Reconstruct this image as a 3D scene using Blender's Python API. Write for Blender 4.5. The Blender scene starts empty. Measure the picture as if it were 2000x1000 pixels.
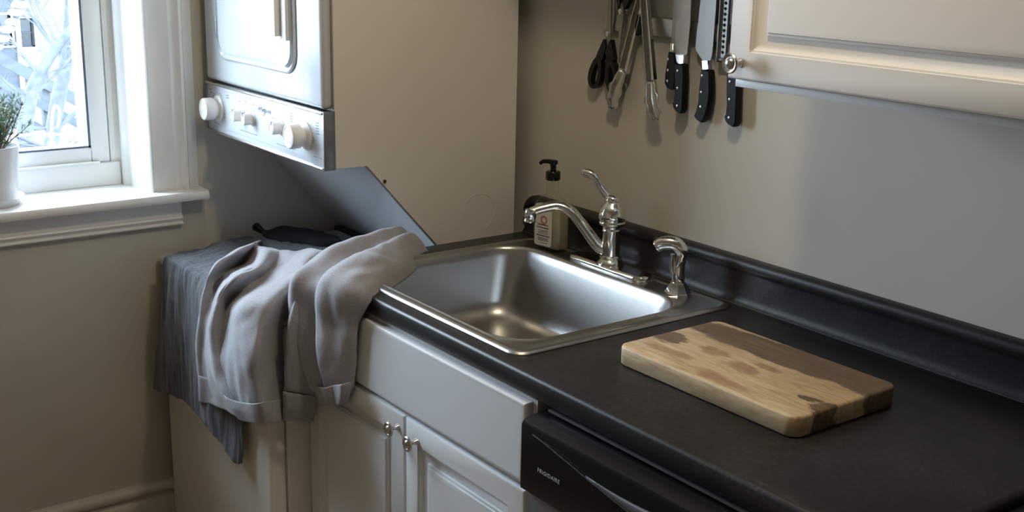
import bpy, bmesh, math, random
from mathutils import Vector, Matrix, noise as mnoise
random.seed(7)
C = bpy.context.scene.collection
PI = math.pi

# ------------------------------------------------------------------ camera, world, lights, exposure
cam_d = bpy.data.cameras.new('camera'); cam = bpy.data.objects.new('camera', cam_d); C.objects.link(cam)
cam_d.sensor_fit = 'HORIZONTAL'; cam_d.sensor_width = 36.0
cam_d.lens = 2325.755 / 2000 * 36.0
cam_d.clip_start = 0.02; cam_d.clip_end = 300
rt, up, fw = Vector((0.592753, 0.805099, 0.021434)), Vector((-0.221863, 0.137647, 0.965313)), Vector((-0.774222, 0.576948, -0.260212))
cam.matrix_world = Matrix(((rt.x, up.x, -fw.x, 2.35339), (rt.y, up.y, -fw.y, -1.80485), (rt.z, up.z, -fw.z, 1.63984), (0, 0, 0, 1)))
bpy.context.scene.camera = cam

sc = bpy.context.scene
sc.view_settings.view_transform = 'Standard'; sc.view_settings.look = 'None'
sc.view_settings.exposure = 0.90; sc.view_settings.gamma = 1.0; sc.view_settings.use_curve_mapping = False
sc.cycles.use_denoising = True
sc.cycles.max_bounces = 10; sc.cycles.diffuse_bounces = 6; sc.cycles.glossy_bounces = 6
sc.cycles.transmission_bounces = 8; sc.cycles.transparent_max_bounces = 12
sc.cycles.sample_clamp_indirect = 6.0
sc.cycles.caustics_reflective = False; sc.cycles.caustics_refractive = False

SKY = 16.0
world = bpy.data.worlds.new('overcast_sky'); sc.world = world; world.use_nodes = True
bg = world.node_tree.nodes['Background']
bg.inputs['Color'].default_value = (0.68, 0.83, 1.0, 1); bg.inputs['Strength'].default_value = SKY

def lamp(name, kind, loc, energy, col, size, rot=(0, 0, 0), size_y=None):
    d = bpy.data.lights.new(name, kind); o = bpy.data.objects.new(name, d); C.objects.link(o)
    o.location = loc; o.rotation_euler = rot; d.energy = energy; d.color = col
    if kind == 'AREA':
        d.size = size
        if size_y: d.shape = 'RECTANGLE'; d.size_y = size_y
    else: d.shadow_soft_size = size
    return o
# warm ceiling lamp above the middle of the counter run
lamp('ceiling_lamp_light', 'POINT', (1.075, -0.725, 2.38), 11.0, (1.0, 0.83, 0.60), 0.045)
# skylight portal in the window opening (emits nothing, only guides the sky's sampling)
pl = lamp('window_portal', 'AREA', (-0.88, -1.18, 1.57), 1.0, (1, 1, 1), 1.2, (0, -PI / 2, 0), 0.82)
pl.data.cycles.is_portal = True

H = 0.914            # countertop height
XW = -0.685          # face of the window wall

# ------------------------------------------------------------------ materials
def new_mat(name):
    m = bpy.data.materials.new(name); m.use_nodes = True
    nt = m.node_tree; return m, nt, nt.nodes['Principled BSDF']
def link(nt, a, b): nt.links.new(a, b)
def coords(nt, scale=(1, 1, 1), rot=(0, 0, 0), kind='Object'):
    tc = nt.nodes.new('ShaderNodeTexCoord'); mp = nt.nodes.new('ShaderNodeMapping')
    mp.inputs['Scale'].default_value = scale; mp.inputs['Rotation'].default_value = rot
    link(nt, tc.outputs[kind], mp.inputs['Vector']); return mp.outputs['Vector']
def noise_node(nt, vec, scale, detail=4, rough=0.55, dist=0.0):
    n = nt.nodes.new('ShaderNodeTexNoise'); n.inputs['Scale'].default_value = scale
    n.inputs['Detail'].default_value = detail; n.inputs['Roughness'].default_value = rough
    n.inputs['Distortion'].default_value = dist
    link(nt, vec, n.inputs['Vector']); return n.outputs['Fac']
def ramp(nt, fac, stops):
    r = nt.nodes.new('ShaderNodeValToRGB'); els = r.color_ramp.elements
    while len(els) < len(stops): els.new(0.5)
    for e, (p, c) in zip(els, stops): e.position = p; e.color = (*c, 1)
    link(nt, fac, r.inputs['Fac']); return r.outputs['Color']
def bump(nt, bsdf, height, strength=0.2, dist=0.002):
    b = nt.nodes.new('ShaderNodeBump'); b.inputs['Strength'].default_value = strength; b.inputs['Distance'].default_value = dist
    link(nt, height, b.inputs['Height']); link(nt, b.outputs['Normal'], bsdf.inputs['Normal'])
def basic(name, col, rough=0.5, metal=0.0, var=0.06, scale=6.0, bmp=0.0, bscale=60.0, bdist=0.001, coat=0.0, stretch=(1, 1, 1), spec=0.5):
    m, nt, b = new_mat(name)
    v = coords(nt, stretch)
    f = noise_node(nt, v, scale)
    lo = tuple(max(0, c * (1 - var)) for c in col); hi = tuple(min(1, c * (1 + var)) for c in col)
    link(nt, ramp(nt, f, [(0.3, lo), (0.7, hi)]), b.inputs['Base Color'])
    b.inputs['Roughness'].default_value = rough; b.inputs['Metallic'].default_value = metal
    b.inputs['Coat Weight'].default_value = coat; b.inputs['Specular IOR Level'].default_value = spec
    if bmp: bump(nt, b, noise_node(nt, v, bscale, 3), bmp, bdist)
    return m

M = {}
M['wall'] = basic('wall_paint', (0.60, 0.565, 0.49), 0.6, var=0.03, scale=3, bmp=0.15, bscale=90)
M['wall_dimmed'] = basic('wall_paint_dimmed', (0.47, 0.445, 0.385), 0.5, var=0.05, scale=4, bmp=0.15, bscale=70)  # same cream paint as the walls, darkened to put dimmer light into its colour
M['ceil'] = basic('ceiling_paint', (0.75, 0.74, 0.71), 0.8, var=0.02)
M['trim'] = basic('trim_gloss_paint', (0.78, 0.78, 0.75), 0.35, var=0.03, scale=5, bmp=0.12, bscale=30)
M['vinyl'] = basic('window_vinyl', (0.80, 0.81, 0.81), 0.3, var=0.02)
M['seal'] = basic('window_seal', (0.10, 0.13, 0.17), 0.5)
M['enamel'] = basic('white_enamel', (0.55, 0.565, 0.58), 0.22, var=0.015, scale=2, coat=0.4)
M['side'] = basic('appliance_side_enamel', (0.72, 0.69, 0.64), 0.42, var=0.025, scale=2.5, bmp=0.1, bscale=250, bdist=0.0004)
M['panelp'] = basic('console_plastic', (0.58, 0.60, 0.625), 0.3, var=0.01)
M['knobp'] = basic('knob_plastic', (0.84, 0.83, 0.80), 0.32, var=0.02)
M['print'] = basic('grey_print', (0.20, 0.22, 0.25), 0.6)
M['chrome'] = basic('chrome', (0.80, 0.80, 0.79), 0.07, 1.0, var=0.02)
M['trimmetal'] = basic('bright_trim_metal', (0.80, 0.82, 0.84), 0.22, 1.0, var=0.03)
M['endcap'] = basic('brushed_end_cap', (0.33, 0.34, 0.35), 0.35, 0.9, var=0.1, scale=40)
M['dark'] = basic('dark_gap', (0.03, 0.03, 0.032), 0.7)
M['cab'] = basic('thermofoil_white', (0.665, 0.675, 0.685), 0.33, var=0.02, scale=3)
M['ucab'] = basic('thermofoil_white_upper', (0.74, 0.70, 0.645), 0.4, var=0.02, scale=3)
M['boxside'] = basic('cabinet_box_melamine', (0.66, 0.66, 0.65), 0.45, var=0.03)
M['nickel'] = basic('brushed_nickel', (0.56, 0.54, 0.50), 0.26, 1.0, var=0.08, scale=50)
M['black_plastic'] = basic('black_gloss_plastic', (0.006, 0.0065, 0.007), 0.26, var=0.1, scale=30, bmp=0.05, bscale=300, spec=0.35)
M['dwgrey'] = basic('dark_grey_plastic', (0.075, 0.08, 0.085), 0.45, var=0.1, scale=20)
M['knife_handle'] = basic('black_knife_handle', (0.006, 0.006, 0.0065), 0.42, var=0.1, spec=0.22)
M['dwdoor'] = basic('dishwasher_door_steel', (0.23, 0.23, 0.235), 0.35, 0.8, var=0.05, scale=120, stretch=(1, 1, 0.02))
M['knife_steel'] = basic('blade_steel', (0.36, 0.355, 0.34), 0.46, 0.85, var=0.06, scale=20, stretch=(1, 1, 0.1))
M['knife_matte'] = basic('beige_blade_steel', (0.36, 0.32, 0.265), 0.48, 0.75, var=0.10, scale=30)  # blade steel given a beige tone
M['tong_steel'] = basic('tong_steel', (0.60, 0.59, 0.56), 0.20, 1.0, var=0.06, scale=30)
M['magnet'] = basic('magnet_bar_steel', (0.52, 0.50, 0.46), 0.38, 0.85, var=0.05, scale=60, stretch=(0.05, 1, 1))
M['pot'] = basic('white_glazed_ceramic', (0.74, 0.75, 0.78), 0.22, var=0.02, coat=0.3)
M['soil'] = basic('potting_soil', (0.05, 0.045, 0.04), 0.95, var=0.5, scale=120, bmp=0.8, bscale=150, bdist=0.004)
M['rosemary'] = basic('rosemary_needle', (0.11, 0.17, 0.10), 0.55, var=0.45, scale=35)
M['stem'] = basic('rosemary_stem', (0.22, 0.19, 0.13), 0.8, var=0.2)
M['blackcloth'] = basic('black_cotton', (0.012, 0.013, 0.015), 0.9, var=0.2, scale=300, bmp=0.2, bscale=700)
M['floor'] = basic('floor_boards', (0.28, 0.19, 0.12), 0.45, var=0.25, scale=10, stretch=(0.15, 1, 1))
M['label'] = basic('paper_label', (0.74, 0.70, 0.62), 0.6, var=0.03)
M['ink'] = basic('label_ink', (0.08, 0.07, 0.07), 0.7)
M['ink_red'] = basic('label_red_ink', (0.55, 0.22, 0.17), 0.7)
M['letter'] = basic('silver_lettering', (0.55, 0.56, 0.57), 0.45, var=0.02)

def mk_steel():
    m, nt, b = new_mat('sink_stainless')
    v = coords(nt, (3, 60, 60))
    f = noise_node(nt, v, 30, 5, 0.6)
    link(nt, ramp(nt, f, [(0.25, (0.38, 0.375, 0.36)), (0.75, (0.54, 0.535, 0.52))]), b.inputs['Base Color'])
    b.inputs['Metallic'].default_value = 1.0
    r = nt.nodes.new('ShaderNodeMapRange'); r.inputs['To Min'].default_value = 0.24; r.inputs['To Max'].default_value = 0.40
    link(nt, f, r.inputs['Value']); link(nt, r.outputs['Result'], b.inputs['Roughness'])
    bump(nt, b, f, 0.05, 0.0005)
    return m
M['steel'] = mk_steel()

def mk_counter():
    m, nt, b = new_mat('black_laminate')
    v = coords(nt)
    big = noise_node(nt, v, 5, 5, 0.6)
    fine = noise_node(nt, v, 160, 3, 0.6)
    mix = nt.nodes.new('ShaderNodeMix'); mix.data_type = 'FLOAT'; mix.inputs[0].default_value = 0.55
    link(nt, big, mix.inputs[2]); link(nt, fine, mix.inputs[3])
    link(nt, ramp(nt, mix.outputs[0], [(0.36, (0.0125, 0.0125, 0.012)), (0.52, (0.021, 0.0205, 0.0192)), (0.68, (0.043, 0.0415, 0.039))]), b.inputs['Base Color'])
    b.inputs['Roughness'].default_value = 0.40; b.inputs['Specular IOR Level'].default_value = 0.34
    bump(nt, b, fine, 0.10, 0.0006)
    return m
M['counter'] = mk_counter()

def mk_board():
    m, nt, b = new_mat('acacia_board_grain')
    N = nt.nodes.new
    def mth(op, a_, b_=None, c_=None, clamp=False):
        n = N('ShaderNodeMath'); n.operation = op; n.use_clamp = clamp
        for i, q in enumerate((a_, b_, c_)):
            if q is None: continue
            if isinstance(q, (int, float)): n.inputs[i].default_value = q
            else: link(nt, q, n.inputs[i])
        return n.outputs[0]
    def mixc(f, c1, c2, mode='MIX'):
        n = N('ShaderNodeMix'); n.data_type = 'RGBA'; n.blend_type = mode
        for i, q in ((0, f), (6, c1), (7, c2)):
            if isinstance(q, (int, float)): n.inputs[i].default_value = q
            elif isinstance(q, tuple): n.inputs[i].default_value = (*q, 1)
            else: link(nt, q, n.inputs[i])
        return n.outputs[2]
    tc = N('ShaderNodeTexCoord'); sep = N('ShaderNodeSeparateXYZ'); link(nt, tc.outputs['Object'], sep.inputs[0])
    def mapped(sc_, loc=(0, 0, 0)):
        mp = N('ShaderNodeMapping'); mp.inputs['Scale'].default_value = sc_; mp.inputs['Location'].default_value = loc
        link(nt, tc.outputs['Object'], mp.inputs['Vector']); return mp.outputs['Vector']
    w1 = noise_node(nt, mapped((5, 14, 10)), 2.2, 5, .62); w2 = noise_node(nt, mapped((7, 16, 10), (3, 5, 1)), 2.6, 5, .65)
    X = mth('MULTIPLY_ADD', mth('SUBTRACT', w2, .5), .10, sep.outputs['X']); Y = mth('MULTIPLY_ADD', mth('SUBTRACT', w1, .5), .060, sep.outputs['Y'])
    def step(v, e, soft): return mth('MULTIPLY_ADD', mth('SUBTRACT', v, e), 1 / soft, .5, True)
    def blob(cx, cy, rx, ry, soft=.5):
        d = mth('ADD', mth('POWER', mth('MULTIPLY', mth('SUBTRACT', X, cx), 1 / rx), 2), mth('POWER', mth('MULTIPLY', mth('SUBTRACT', Y, cy), 1 / ry), 2))
        return mth('MULTIPLY_ADD', mth('SUBTRACT', 1, d), 1 / soft, .5, True)
    def amax(*q):
        r = q[0]
        for z in q[1:]: r = mth('MAXIMUM', r, z)
        return r
    base = ramp(nt, noise_node(nt, mapped((4, 20, 12), (1, 2, 3)), 2.2, 5, .6, .6), [(.28, (.43, .29, .165)), (.5, (.56, .42, .255)), (.72, (.66, .53, .35))])
    heart = mth('MULTIPLY', step(Y, .038, .008), mth('SUBTRACT', 1, step(mth('MULTIPLY_ADD', sep.outputs['X'], -.13, Y), .1285, .006)))
    hcol = ramp(nt, noise_node(nt, mapped((3, 45, 30)), 2.6, 5, .65, .5), [(.3, (.085, .052, .034)), (.55, (.150, .098, .062)), (.75, (.235, .165, .105))])
    dark = amax(heart, blob(-.180, -.020, .034, .026), blob(.207, -.058, .036, .028), blob(.160, -.044, .016, .010))
    red = amax(blob(-.078, -.012, .030, .013, .9), blob(.002, -.030, .040, .016, .9), blob(.020, .006, .030, .011, .9), blob(-.130, -.075, .05, .018, 1.2), blob(.03, -.095, .07, .015, 1.4))
    c = mixc(mth('MULTIPLY', red, .62), base, (.26, .125, .060))
    c = mixc(mth('MULTIPLY', dark, .93), c, hcol)
    grain = noise_node(nt, mapped((7, 90, 55)), 2.5, 6, .65, .9)
    c = mixc(.6, c, ramp(nt, grain, [(.3, (.60, .50, .42)), (.58, (1, 1, 1))]), 'MULTIPLY')
    link(nt, c, b.inputs['Base Color'])
    b.inputs['Roughness'].default_value = 0.5; b.inputs['Specular IOR Level'].default_value = .35
    bump(nt, b, grain, 0.12, 0.0008)
    return m
M['board'] = mk_board()

def mk_fabric(name, c0, c1, scale, wave=0.0, rough=0.95, stretch=(1, 1, 1), bmp=0.5, sheen=0.3):
    m, nt, b = new_mat(name)
    v = coords(nt, stretch)
    f = noise_node(nt, v, scale, 4, 0.7)
    link(nt, ramp(nt, f, [(0.32, c0), (0.68, c1)]), b.inputs['Base Color'])
    b.inputs['Roughness'].default_value = rough
    b.inputs['Sheen Weight'].default_value = sheen; b.inputs['Sheen Roughness'].default_value = 0.5
    b.inputs['Specular IOR Level'].default_value = 0.15
    bump(nt, b, f, bmp, 0.0015)
    return m
M['sweat'] = mk_fabric('heather_grey_fleece', (0.275, 0.272, 0.292), (0.375, 0.37, 0.395), 260, stretch=(0.5, 1, 1.6), bmp=0.3)
M['rib'] = mk_fabric('heather_grey_rib', (0.265, 0.262, 0.280), (0.36, 0.355, 0.378), 260, bmp=0.5)
M['slub'] = mk_fabric('charcoal_slub_jersey', (0.058, 0.066, 0.074), (0.150, 0.160, 0.172), 70, stretch=(2.4, 2.4, 0.22), bmp=0.5, sheen=0.2)

def mk_clear(name, col, ior, rough, mixf):
    # thin clear sheet or shell: mostly lets light straight through, with a mirror-like surface sheen
    m = bpy.data.materials.new(name); m.use_nodes = True; nt = m.node_tree
    for n in list(nt.nodes):
        if n.type != 'OUTPUT_MATERIAL': nt.nodes.remove(n)
    out = [n for n in nt.nodes if n.type == 'OUTPUT_MATERIAL'][0]
    t = nt.nodes.new('ShaderNodeBsdfTransparent'); t.inputs['Color'].default_value = (*col, 1)
    g = nt.nodes.new('ShaderNodeBsdfGlossy'); g.inputs['Roughness'].default_value = rough
    fr = nt.nodes.new('ShaderNodeFresnel'); 
    # the same reflectance from both faces: back faces take the reciprocal index
    ge = nt.nodes.new('ShaderNodeNewGeometry'); mi = nt.nodes.new('ShaderNodeMix'); mi.data_type = 'FLOAT'
    mi.inputs[2].default_value = ior; mi.inputs[3].default_value = 1 / ior
    link(nt, ge.outputs['Backfacing'], mi.inputs[0]); link(nt, mi.outputs[0], fr.inputs['IOR'])
    mx = nt.nodes.new('ShaderNodeMixShader')
    link(nt, fr.outputs[0], mx.inputs[0]); link(nt, t.outputs[0], mx.inputs[1]); link(nt, g.outputs[0], mx.inputs[2])
    link(nt, mx.outputs[0], out.inputs[0]); return m
M['pane'] = mk_clear('window_glass', (0.97, 0.98, 0.98), 1.35, 0.02, 0)
M['bottle'] = mk_clear('clear_bottle_plastic', (0.97, 0.965, 0.95), 1.40, 0.06, 0)
def mk_liquid():
    m = bpy.data.materials.new('pale_liquid_soap'); m.use_nodes = True; nt = m.node_tree; b = nt.nodes['Principled BSDF']; out = nt.nodes['Material Output']
    b.inputs['Base Color'].default_value = (0.72, 0.66, 0.50, 1); b.inputs['Roughness'].default_value = 0.3
    t = nt.nodes.new('ShaderNodeBsdfTransparent'); t.inputs['Color'].default_value = (0.90, 0.88, 0.78, 1)
    mx = nt.nodes.new('ShaderNodeMixShader'); mx.inputs[0].default_value = 0.62
    link(nt, t.outputs[0], mx.inputs[1]); link(nt, b.outputs[0], mx.inputs[2]); link(nt, mx.outputs[0], out.inputs[0]); return m
M['soap'] = mk_liquid()

# ------------------------------------------------------------------ mesh helpers
def bx(bm, x0, x1, y0, y1, z0, z1, bev=0.0, seg=2):
    r = bmesh.ops.create_cube(bm, size=1.0)
    vs = r['verts']
    for v in vs:
        v.co = Vector(((x0 + x1) / 2 + v.co.x * (x1 - x0), (y0 + y1) / 2 + v.co.y * (y1 - y0), (z0 + z1) / 2 + v.co.z * (z1 - z0)))
    if bev:
        es = list({e for v in vs for e in v.link_edges})
        bmesh.ops.bevel(bm, geom=es, offset=bev, segments=seg, affect='EDGES', profile=0.5)
    return bm
def box(x0, x1, y0, y1, z0, z1, bev=0.0, seg=2): return bx(bmesh.new(), x0, x1, y0, y1, z0, z1, bev, seg)
def loops(bm, rings, cap0=True, cap1=True, closed=True):
    R = [[bm.verts.new(p) for p in ring] for ring in rings]
    n = len(R[0])
    for a, b in zip(R, R[1:]):
        for i in range(n if closed else n - 1):
            j = (i + 1) % n
            try: bm.faces.new((a[i], a[j], b[j], b[i]))
            except ValueError: pass
    if cap0: bm.faces.new(list(reversed(R[0])))
    if cap1: bm.faces.new(R[-1])
    return R
def lathe(bm, prof, origin=(0, 0, 0), axis=(0, 0, 1), n=24, cap0=True, cap1=True):
    ax = Vector(axis).normalized(); q = ax.to_track_quat('Z', 'Y'); o = Vector(origin)
    rings = [[o + q @ Vector((r * math.cos(2 * PI * i / n), r * math.sin(2 * PI * i / n), z)) for i in range(n)] for r, z in prof]
    loops(bm, rings, cap0, cap1); return bm
def crom(P, n):
    out = []
    for i in range(len(P) - 1):
        p0 = P[i - 1] if i else P[0] * 2 - P[1]; p1, p2 = P[i], P[i + 1]
        p3 = P[i + 2] if i + 2 < len(P) else P[-1] * 2 - P[-2]
        for k in range(n):
            t = k / n
            out.append(0.5 * ((2 * p1) + (p2 - p0) * t + (2 * p0 - 5 * p1 + 4 * p2 - p3) * t * t + (3 * p1 - p0 - 3 * p2 + p3) * t ** 3))
    out.append(P[-1].copy()); return out
def tube(bm, pts, rad, n=12, sub=1, flat=1.0, side=None):
    P = [Vector(p) for p in pts]; Rr = [Vector((r, 0, 0)) for r in (rad if hasattr(rad, '__len__') else [rad] * len(P))]
    if sub > 1: P = crom(P, sub); Rr = crom(Rr, sub)
    rings = []; ref = Vector(side) if side else None
    for i, p in enumerate(P):
        t = (P[min(i + 1, len(P) - 1)] - P[max(i - 1, 0)]).normalized()
        if ref is None: ref = t.orthogonal()
        u = (ref - t * ref.dot(t)).normalized(); w = t.cross(u); ref = u
        r = Rr[i].x
        rings.append([p + u * math.cos(2 * PI * k / n) * r + w * math.sin(2 * PI * k / n) * r * flat for k in range(n)])
    loops(bm, rings); return bm
def prism(bm, poly, a, b, plane='xz'):
    """extrude a closed 2D outline between a and b along the remaining axis"""
    def P(u, v, w): return {'xz': (u, w, v), 'yz': (w, u, v), 'xy': (u, v, w)}[plane]
    loops(bm, [[Vector(P(u, v, a)) for u, v in poly], [Vector(P(u, v, b)) for u, v in poly]]); return bm
def rrect(x0, x1, y0, y1, r, z, n=6):
    pts = []
    for cx, cy, a0 in ((x1 - r, y1 - r, 0), (x0 + r, y1 - r, 90), (x0 + r, y0 + r, 180), (x1 - r, y0 + r, 270)):
        for k in range(n + 1):
            a = math.radians(a0 + 90 * k / n); pts.append(Vector((cx + r * math.cos(a), cy + r * math.sin(a), z)))
    return pts
def obj(name, bm, mat, parent=None, smooth=40, kind=None):
    bmesh.ops.recalc_face_normals(bm, faces=bm.faces)
    me = bpy.data.meshes.new(name); bm.to_mesh(me); bm.free()
    o = bpy.data.objects.new(name, me); C.objects.link(o); me.materials.append(M[mat] if isinstance(mat, str) else mat)
    if smooth is not None and len(me.polygons):
        me.polygons.foreach_set('use_smooth', [True] * len(me.polygons))
        if smooth < 180: me.set_sharp_from_angle(angle=math.radians(smooth))
    if parent is not None:
        w = root_loc(parent); me.transform(Matrix.Translation(-w)); o.parent = parent
    if kind: o['kind'] = kind
    return o
def root_loc(o):
    w = Vector((0, 0, 0))
    while o is not None: w = w + o.location; o = o.parent
    return w
def thing(name, label, cat, loc=(0, 0, 0), group=None):
    o = bpy.data.objects.new(name, None); C.objects.link(o); o.location = loc; o.empty_display_size = 0.05
    o['label'] = label; o['category'] = cat
    if group: o['group'] = group
    return o
def tag(o, label, cat, group=None):
    o['label'] = label; o['category'] = cat
    if group: o['group'] = group
    return o
def struct(name, bm, mat, parent=None, smooth=40):
    o = obj(name, bm, mat, parent, smooth)
    if parent is None: o['kind'] = 'structure'
    return o
def text(name, body, size, origin, xdir, ydir, mat, parent, depth=0.0003, sx=1.0, space=1.0):
    cu = bpy.data.curves.new(name, 'FONT'); cu.body = body; cu.size = size; cu.extrude = depth; cu.space_character = space
    o = bpy.data.objects.new(name, cu); C.objects.link(o)
    cu.materials.append(M[mat]); xd, yd = Vector(xdir).normalized(), Vector(ydir).normalized(); zd = xd.cross(yd)
    p = Vector(origin) - (root_loc(parent) if parent else Vector())
    o.matrix_world = Matrix(((xd.x * sx, yd.x, zd.x, p.x), (xd.y * sx, yd.y, zd.y, p.y), (xd.z * sx, yd.z, zd.z, p.z), (0, 0, 0, 1)))
    mw = o.matrix_world.copy(); bpy.context.view_layer.update()
    me = bpy.data.meshes.new_from_object(o.evaluated_get(bpy.context.evaluated_depsgraph_get())); me.transform(mw)
    bpy.data.objects.remove(o); o = bpy.data.objects.new(name, me); C.objects.link(o)
    if not me.materials: me.materials.append(M[mat])
    if parent: o.parent = parent
    return o

# ------------------------------------------------------------------ room shell
RX, RY, RZ = 4.4, -3.6, 2.62           # far right wall, wall behind the viewer, ceiling height
WY0, WY1, WZ0, WZ1 = -1.60, -0.742, 0.968, 2.16   # window opening
XO = -0.95                             # outer face of the window wall
struct('floor', box(XO, RX + .1, RY - .1, .1, -.1, 0), 'floor')
struct('ceiling', box(XO, RX + .1, RY - .1, .1, RZ, RZ + .1), 'ceil')
struct('wall_back', box(XW, RX + .1, 0, .1, 0, RZ), 'wall')
struct('wall_right', box(RX, RX + .1, RY - .1, 0, 0, RZ), 'wall')
struct('wall_front', box(XW, RX, RY - .1, RY, 0, RZ), 'wall')
bm = bmesh.new()
bx(bm, XO, XW, RY - .1, WY0 - .0, 0, RZ); bx(bm, XO, XW, WY1, .1, 0, RZ)
bx(bm, XO, XW, WY0, WY1, 0, WZ0 - .02); bx(bm, XO, XW, WY0, WY1, WZ1, RZ)
struct('wall_left', bm, 'wall')

# window: stool, casing, jambs, sash
win = bpy.data.objects.new('window_1', None); C.objects.link(win); win['kind'] = 'structure'
bm = bmesh.new()
prism(bm, [(-.858, .942), (-.625, .942), (-.617, .944), (-.613, .951), (-.613, .959), (-.617, .966), (-.625, .968), (-.858, .968)], -1.74, -.602, 'xz')
struct('window_stool', bm, 'trim', win)
bm = bmesh.new()   # apron board with its beads under the stool
prism(bm, [(XW + .012, .872), (XW + .026, .872), (XW + .030, .876), (XW + .026, .880), (XW + .022, .881), (XW + .022, .884), (XW + .028, .887), (XW + .031, .8915), (XW + .028, .896), (XW + .020, .898), (XW + .020, .942), (XW + .012, .942)], -1.70, -.661, 'xz')
struct('window_apron', bm, 'trim', win)
bm = bmesh.new()   # casing board with inner and outer beads
z1 = WZ1 + .10
prism(bm, [(XW, -.745), (XW + .020, -.745), (XW + .028, -.742), (XW + .031, -.738), (XW + .028, -.733), (XW + .023, -.731), (XW + .022, -.680), (XW + .025, -.676), (XW + .025, -.672), (XW + .022, -.668), (XW + .023, -.662), (XW + .030, -.656), (XW + .036, -.650), (XW + .036, -.643), (XW + .030, -.639), (XW, -.639)], WZ0 - .001, z1, 'xy')
struct('window_casing', bm, 'trim', win)
struct('window_casing', box(XW, XW + .024, WY0 - .10, WY0 + .003, WZ0 - .001, z1, .003), 'trim', win)
struct('window_casing', box(XW, XW + .026, WY0 - .10, -.639, WZ1, z1 + .004, .003), 'trim', win)
# back band strip right of the casing
struct('window_back_band', box(XW, XW + .010, -.639, -.606, WZ0, z1, .002), 'trim', win)
bm = bmesh.new()   # splayed right jamb with rounded stop beads
prism(bm, [(-.690, -.744), (-.700, -.747), (-.760, -.758), (-.772, -.752), (-.778, -.757), (-.784, -.766), (-.796, -.770), (-.806, -.763), (-.812, -.768), (-.815, -.778), (-.870, -.785), (-.870, -.735), (-.690, -.735)], WZ0 - .02, WZ1 + .02, 'xy')
struct('window_jamb', bm, 'trim', win)
struct('window_jamb', box(-.87, XW, WY0 - .02, WY0 + .02, WZ0 - .02, WZ1 + .02, .002), 'trim', win)
struct('window_head', box(-.87, XW, WY0, WY1, WZ1 - .02, WZ1 + .02, .002), 'trim', win)
# fixed frame and sash
YR1, YL = -.770, -1.58
bm = bmesh.new()
bx(bm, -.87, -.816, YR1 - .022, YR1, WZ0, WZ1 - .02, .002); bx(bm, -.87, -.816, YL, YL + .022, WZ0, WZ1 - .02, .002)
bx(bm, -.87, -.806, YL, YR1, WZ0, 1.030, .003); bx(bm, -.87, -.812, YL, YR1, WZ1 - .05, WZ1 - .02, .002)
bx(bm, -.812, -.800, YL + .02, YR1 - .055, 1.030, 1.036, .002)
struct('window_frame', bm, 'vinyl', win)
bm = bmesh.new()
SY1, SY0, SZ0, SZ1 = YR1 - .0245, YL + .0245, 1.0325, WZ1 - .0525
gy1, gy0, gz0, gz1 = -.842, YL + .075, 1.072, WZ1 - .10
bx(bm, -.862, -.814, gy1, SY1, SZ0, SZ1, .004); bx(bm, -.862, -.814, SY0, gy0, SZ0, SZ1, .004)
bx(bm, -.862, -.8145, gy0, gy1, SZ0, gz0, .004); bx(bm, -.862, -.8145, gy0, gy1, gz1, SZ1, .004)
struct('window_sash', bm, 'vinyl', win)
bm = bmesh.new()   # dark glazing seal lines
bx(bm, -.834, -.818, gy1 - .006, gy1 + .001, gz0, gz1); bx(bm, -.834, -.818, gy0, gy1, gz0 - .001, gz0 + .005)
struct('glazing_seal', bm, 'seal', win)
struct('window_pane', box(-.846, -.842, gy0 - .004, gy1 + .004, gz0 - .004, gz1 + .004), 'pane', win)
# exterior storm track, seen through the glass
bm = bmesh.new(); bx(bm, -.93, -.87, -.842, -.82, 1.05, WZ1 - .03, .003); bx(bm, -.93, -.87, YL, -.82, WZ0 + .02, 1.066, .003)
struct('storm_frame', bm, 'vinyl', win)

# wainscot panel under the window, slightly proud, and its baseboard
struct('trim_1', box(XW - .002, XW + .010, RY, -.592, .0, .9415, .002), 'wall_dimmed')
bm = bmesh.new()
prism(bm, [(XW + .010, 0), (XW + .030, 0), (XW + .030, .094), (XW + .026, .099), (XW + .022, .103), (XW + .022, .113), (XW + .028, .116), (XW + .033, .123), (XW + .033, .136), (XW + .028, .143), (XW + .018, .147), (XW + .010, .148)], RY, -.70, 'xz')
struct('baseboard_left', bm, 'wall_dimmed')

# ------------------------------------------------------------------ stacked washer dryer
lc = thing('laundry_center', 'white stacked washer and dryer beside the window', 'washer dryer', (-.33, -.4, 0))
W0, W1, YB, YWF, ZW = -.655, 0.0, -.048, -.733, .802
YDF, YDC = -.580, -.553
# washer
bm = bmesh.new(); bx(bm, W0, W1, YWF + .045, YB, .03, ZW - .03, .004)
obj('washer_body', bm, 'side', lc)
bm = bmesh.new(); bx(bm, W0 + .001, W1 - .001, YWF, YWF + .043, .05, ZW - .034, .014, 4)
obj('washer_front', bm, 'side', lc)
bm = bmesh.new(); bx(bm, W0 - .002, W1 + .0, YWF - .004, YB, ZW - .030, ZW, .013, 4)
obj('washer_top', bm, 'enamel', lc)
ld = obj('washer_lid', box(W0 + .05, W1 - .05, YWF + .05, -.225, ZW - .004, ZW + .012, .008, 3), 'enamel', lc)
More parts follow.
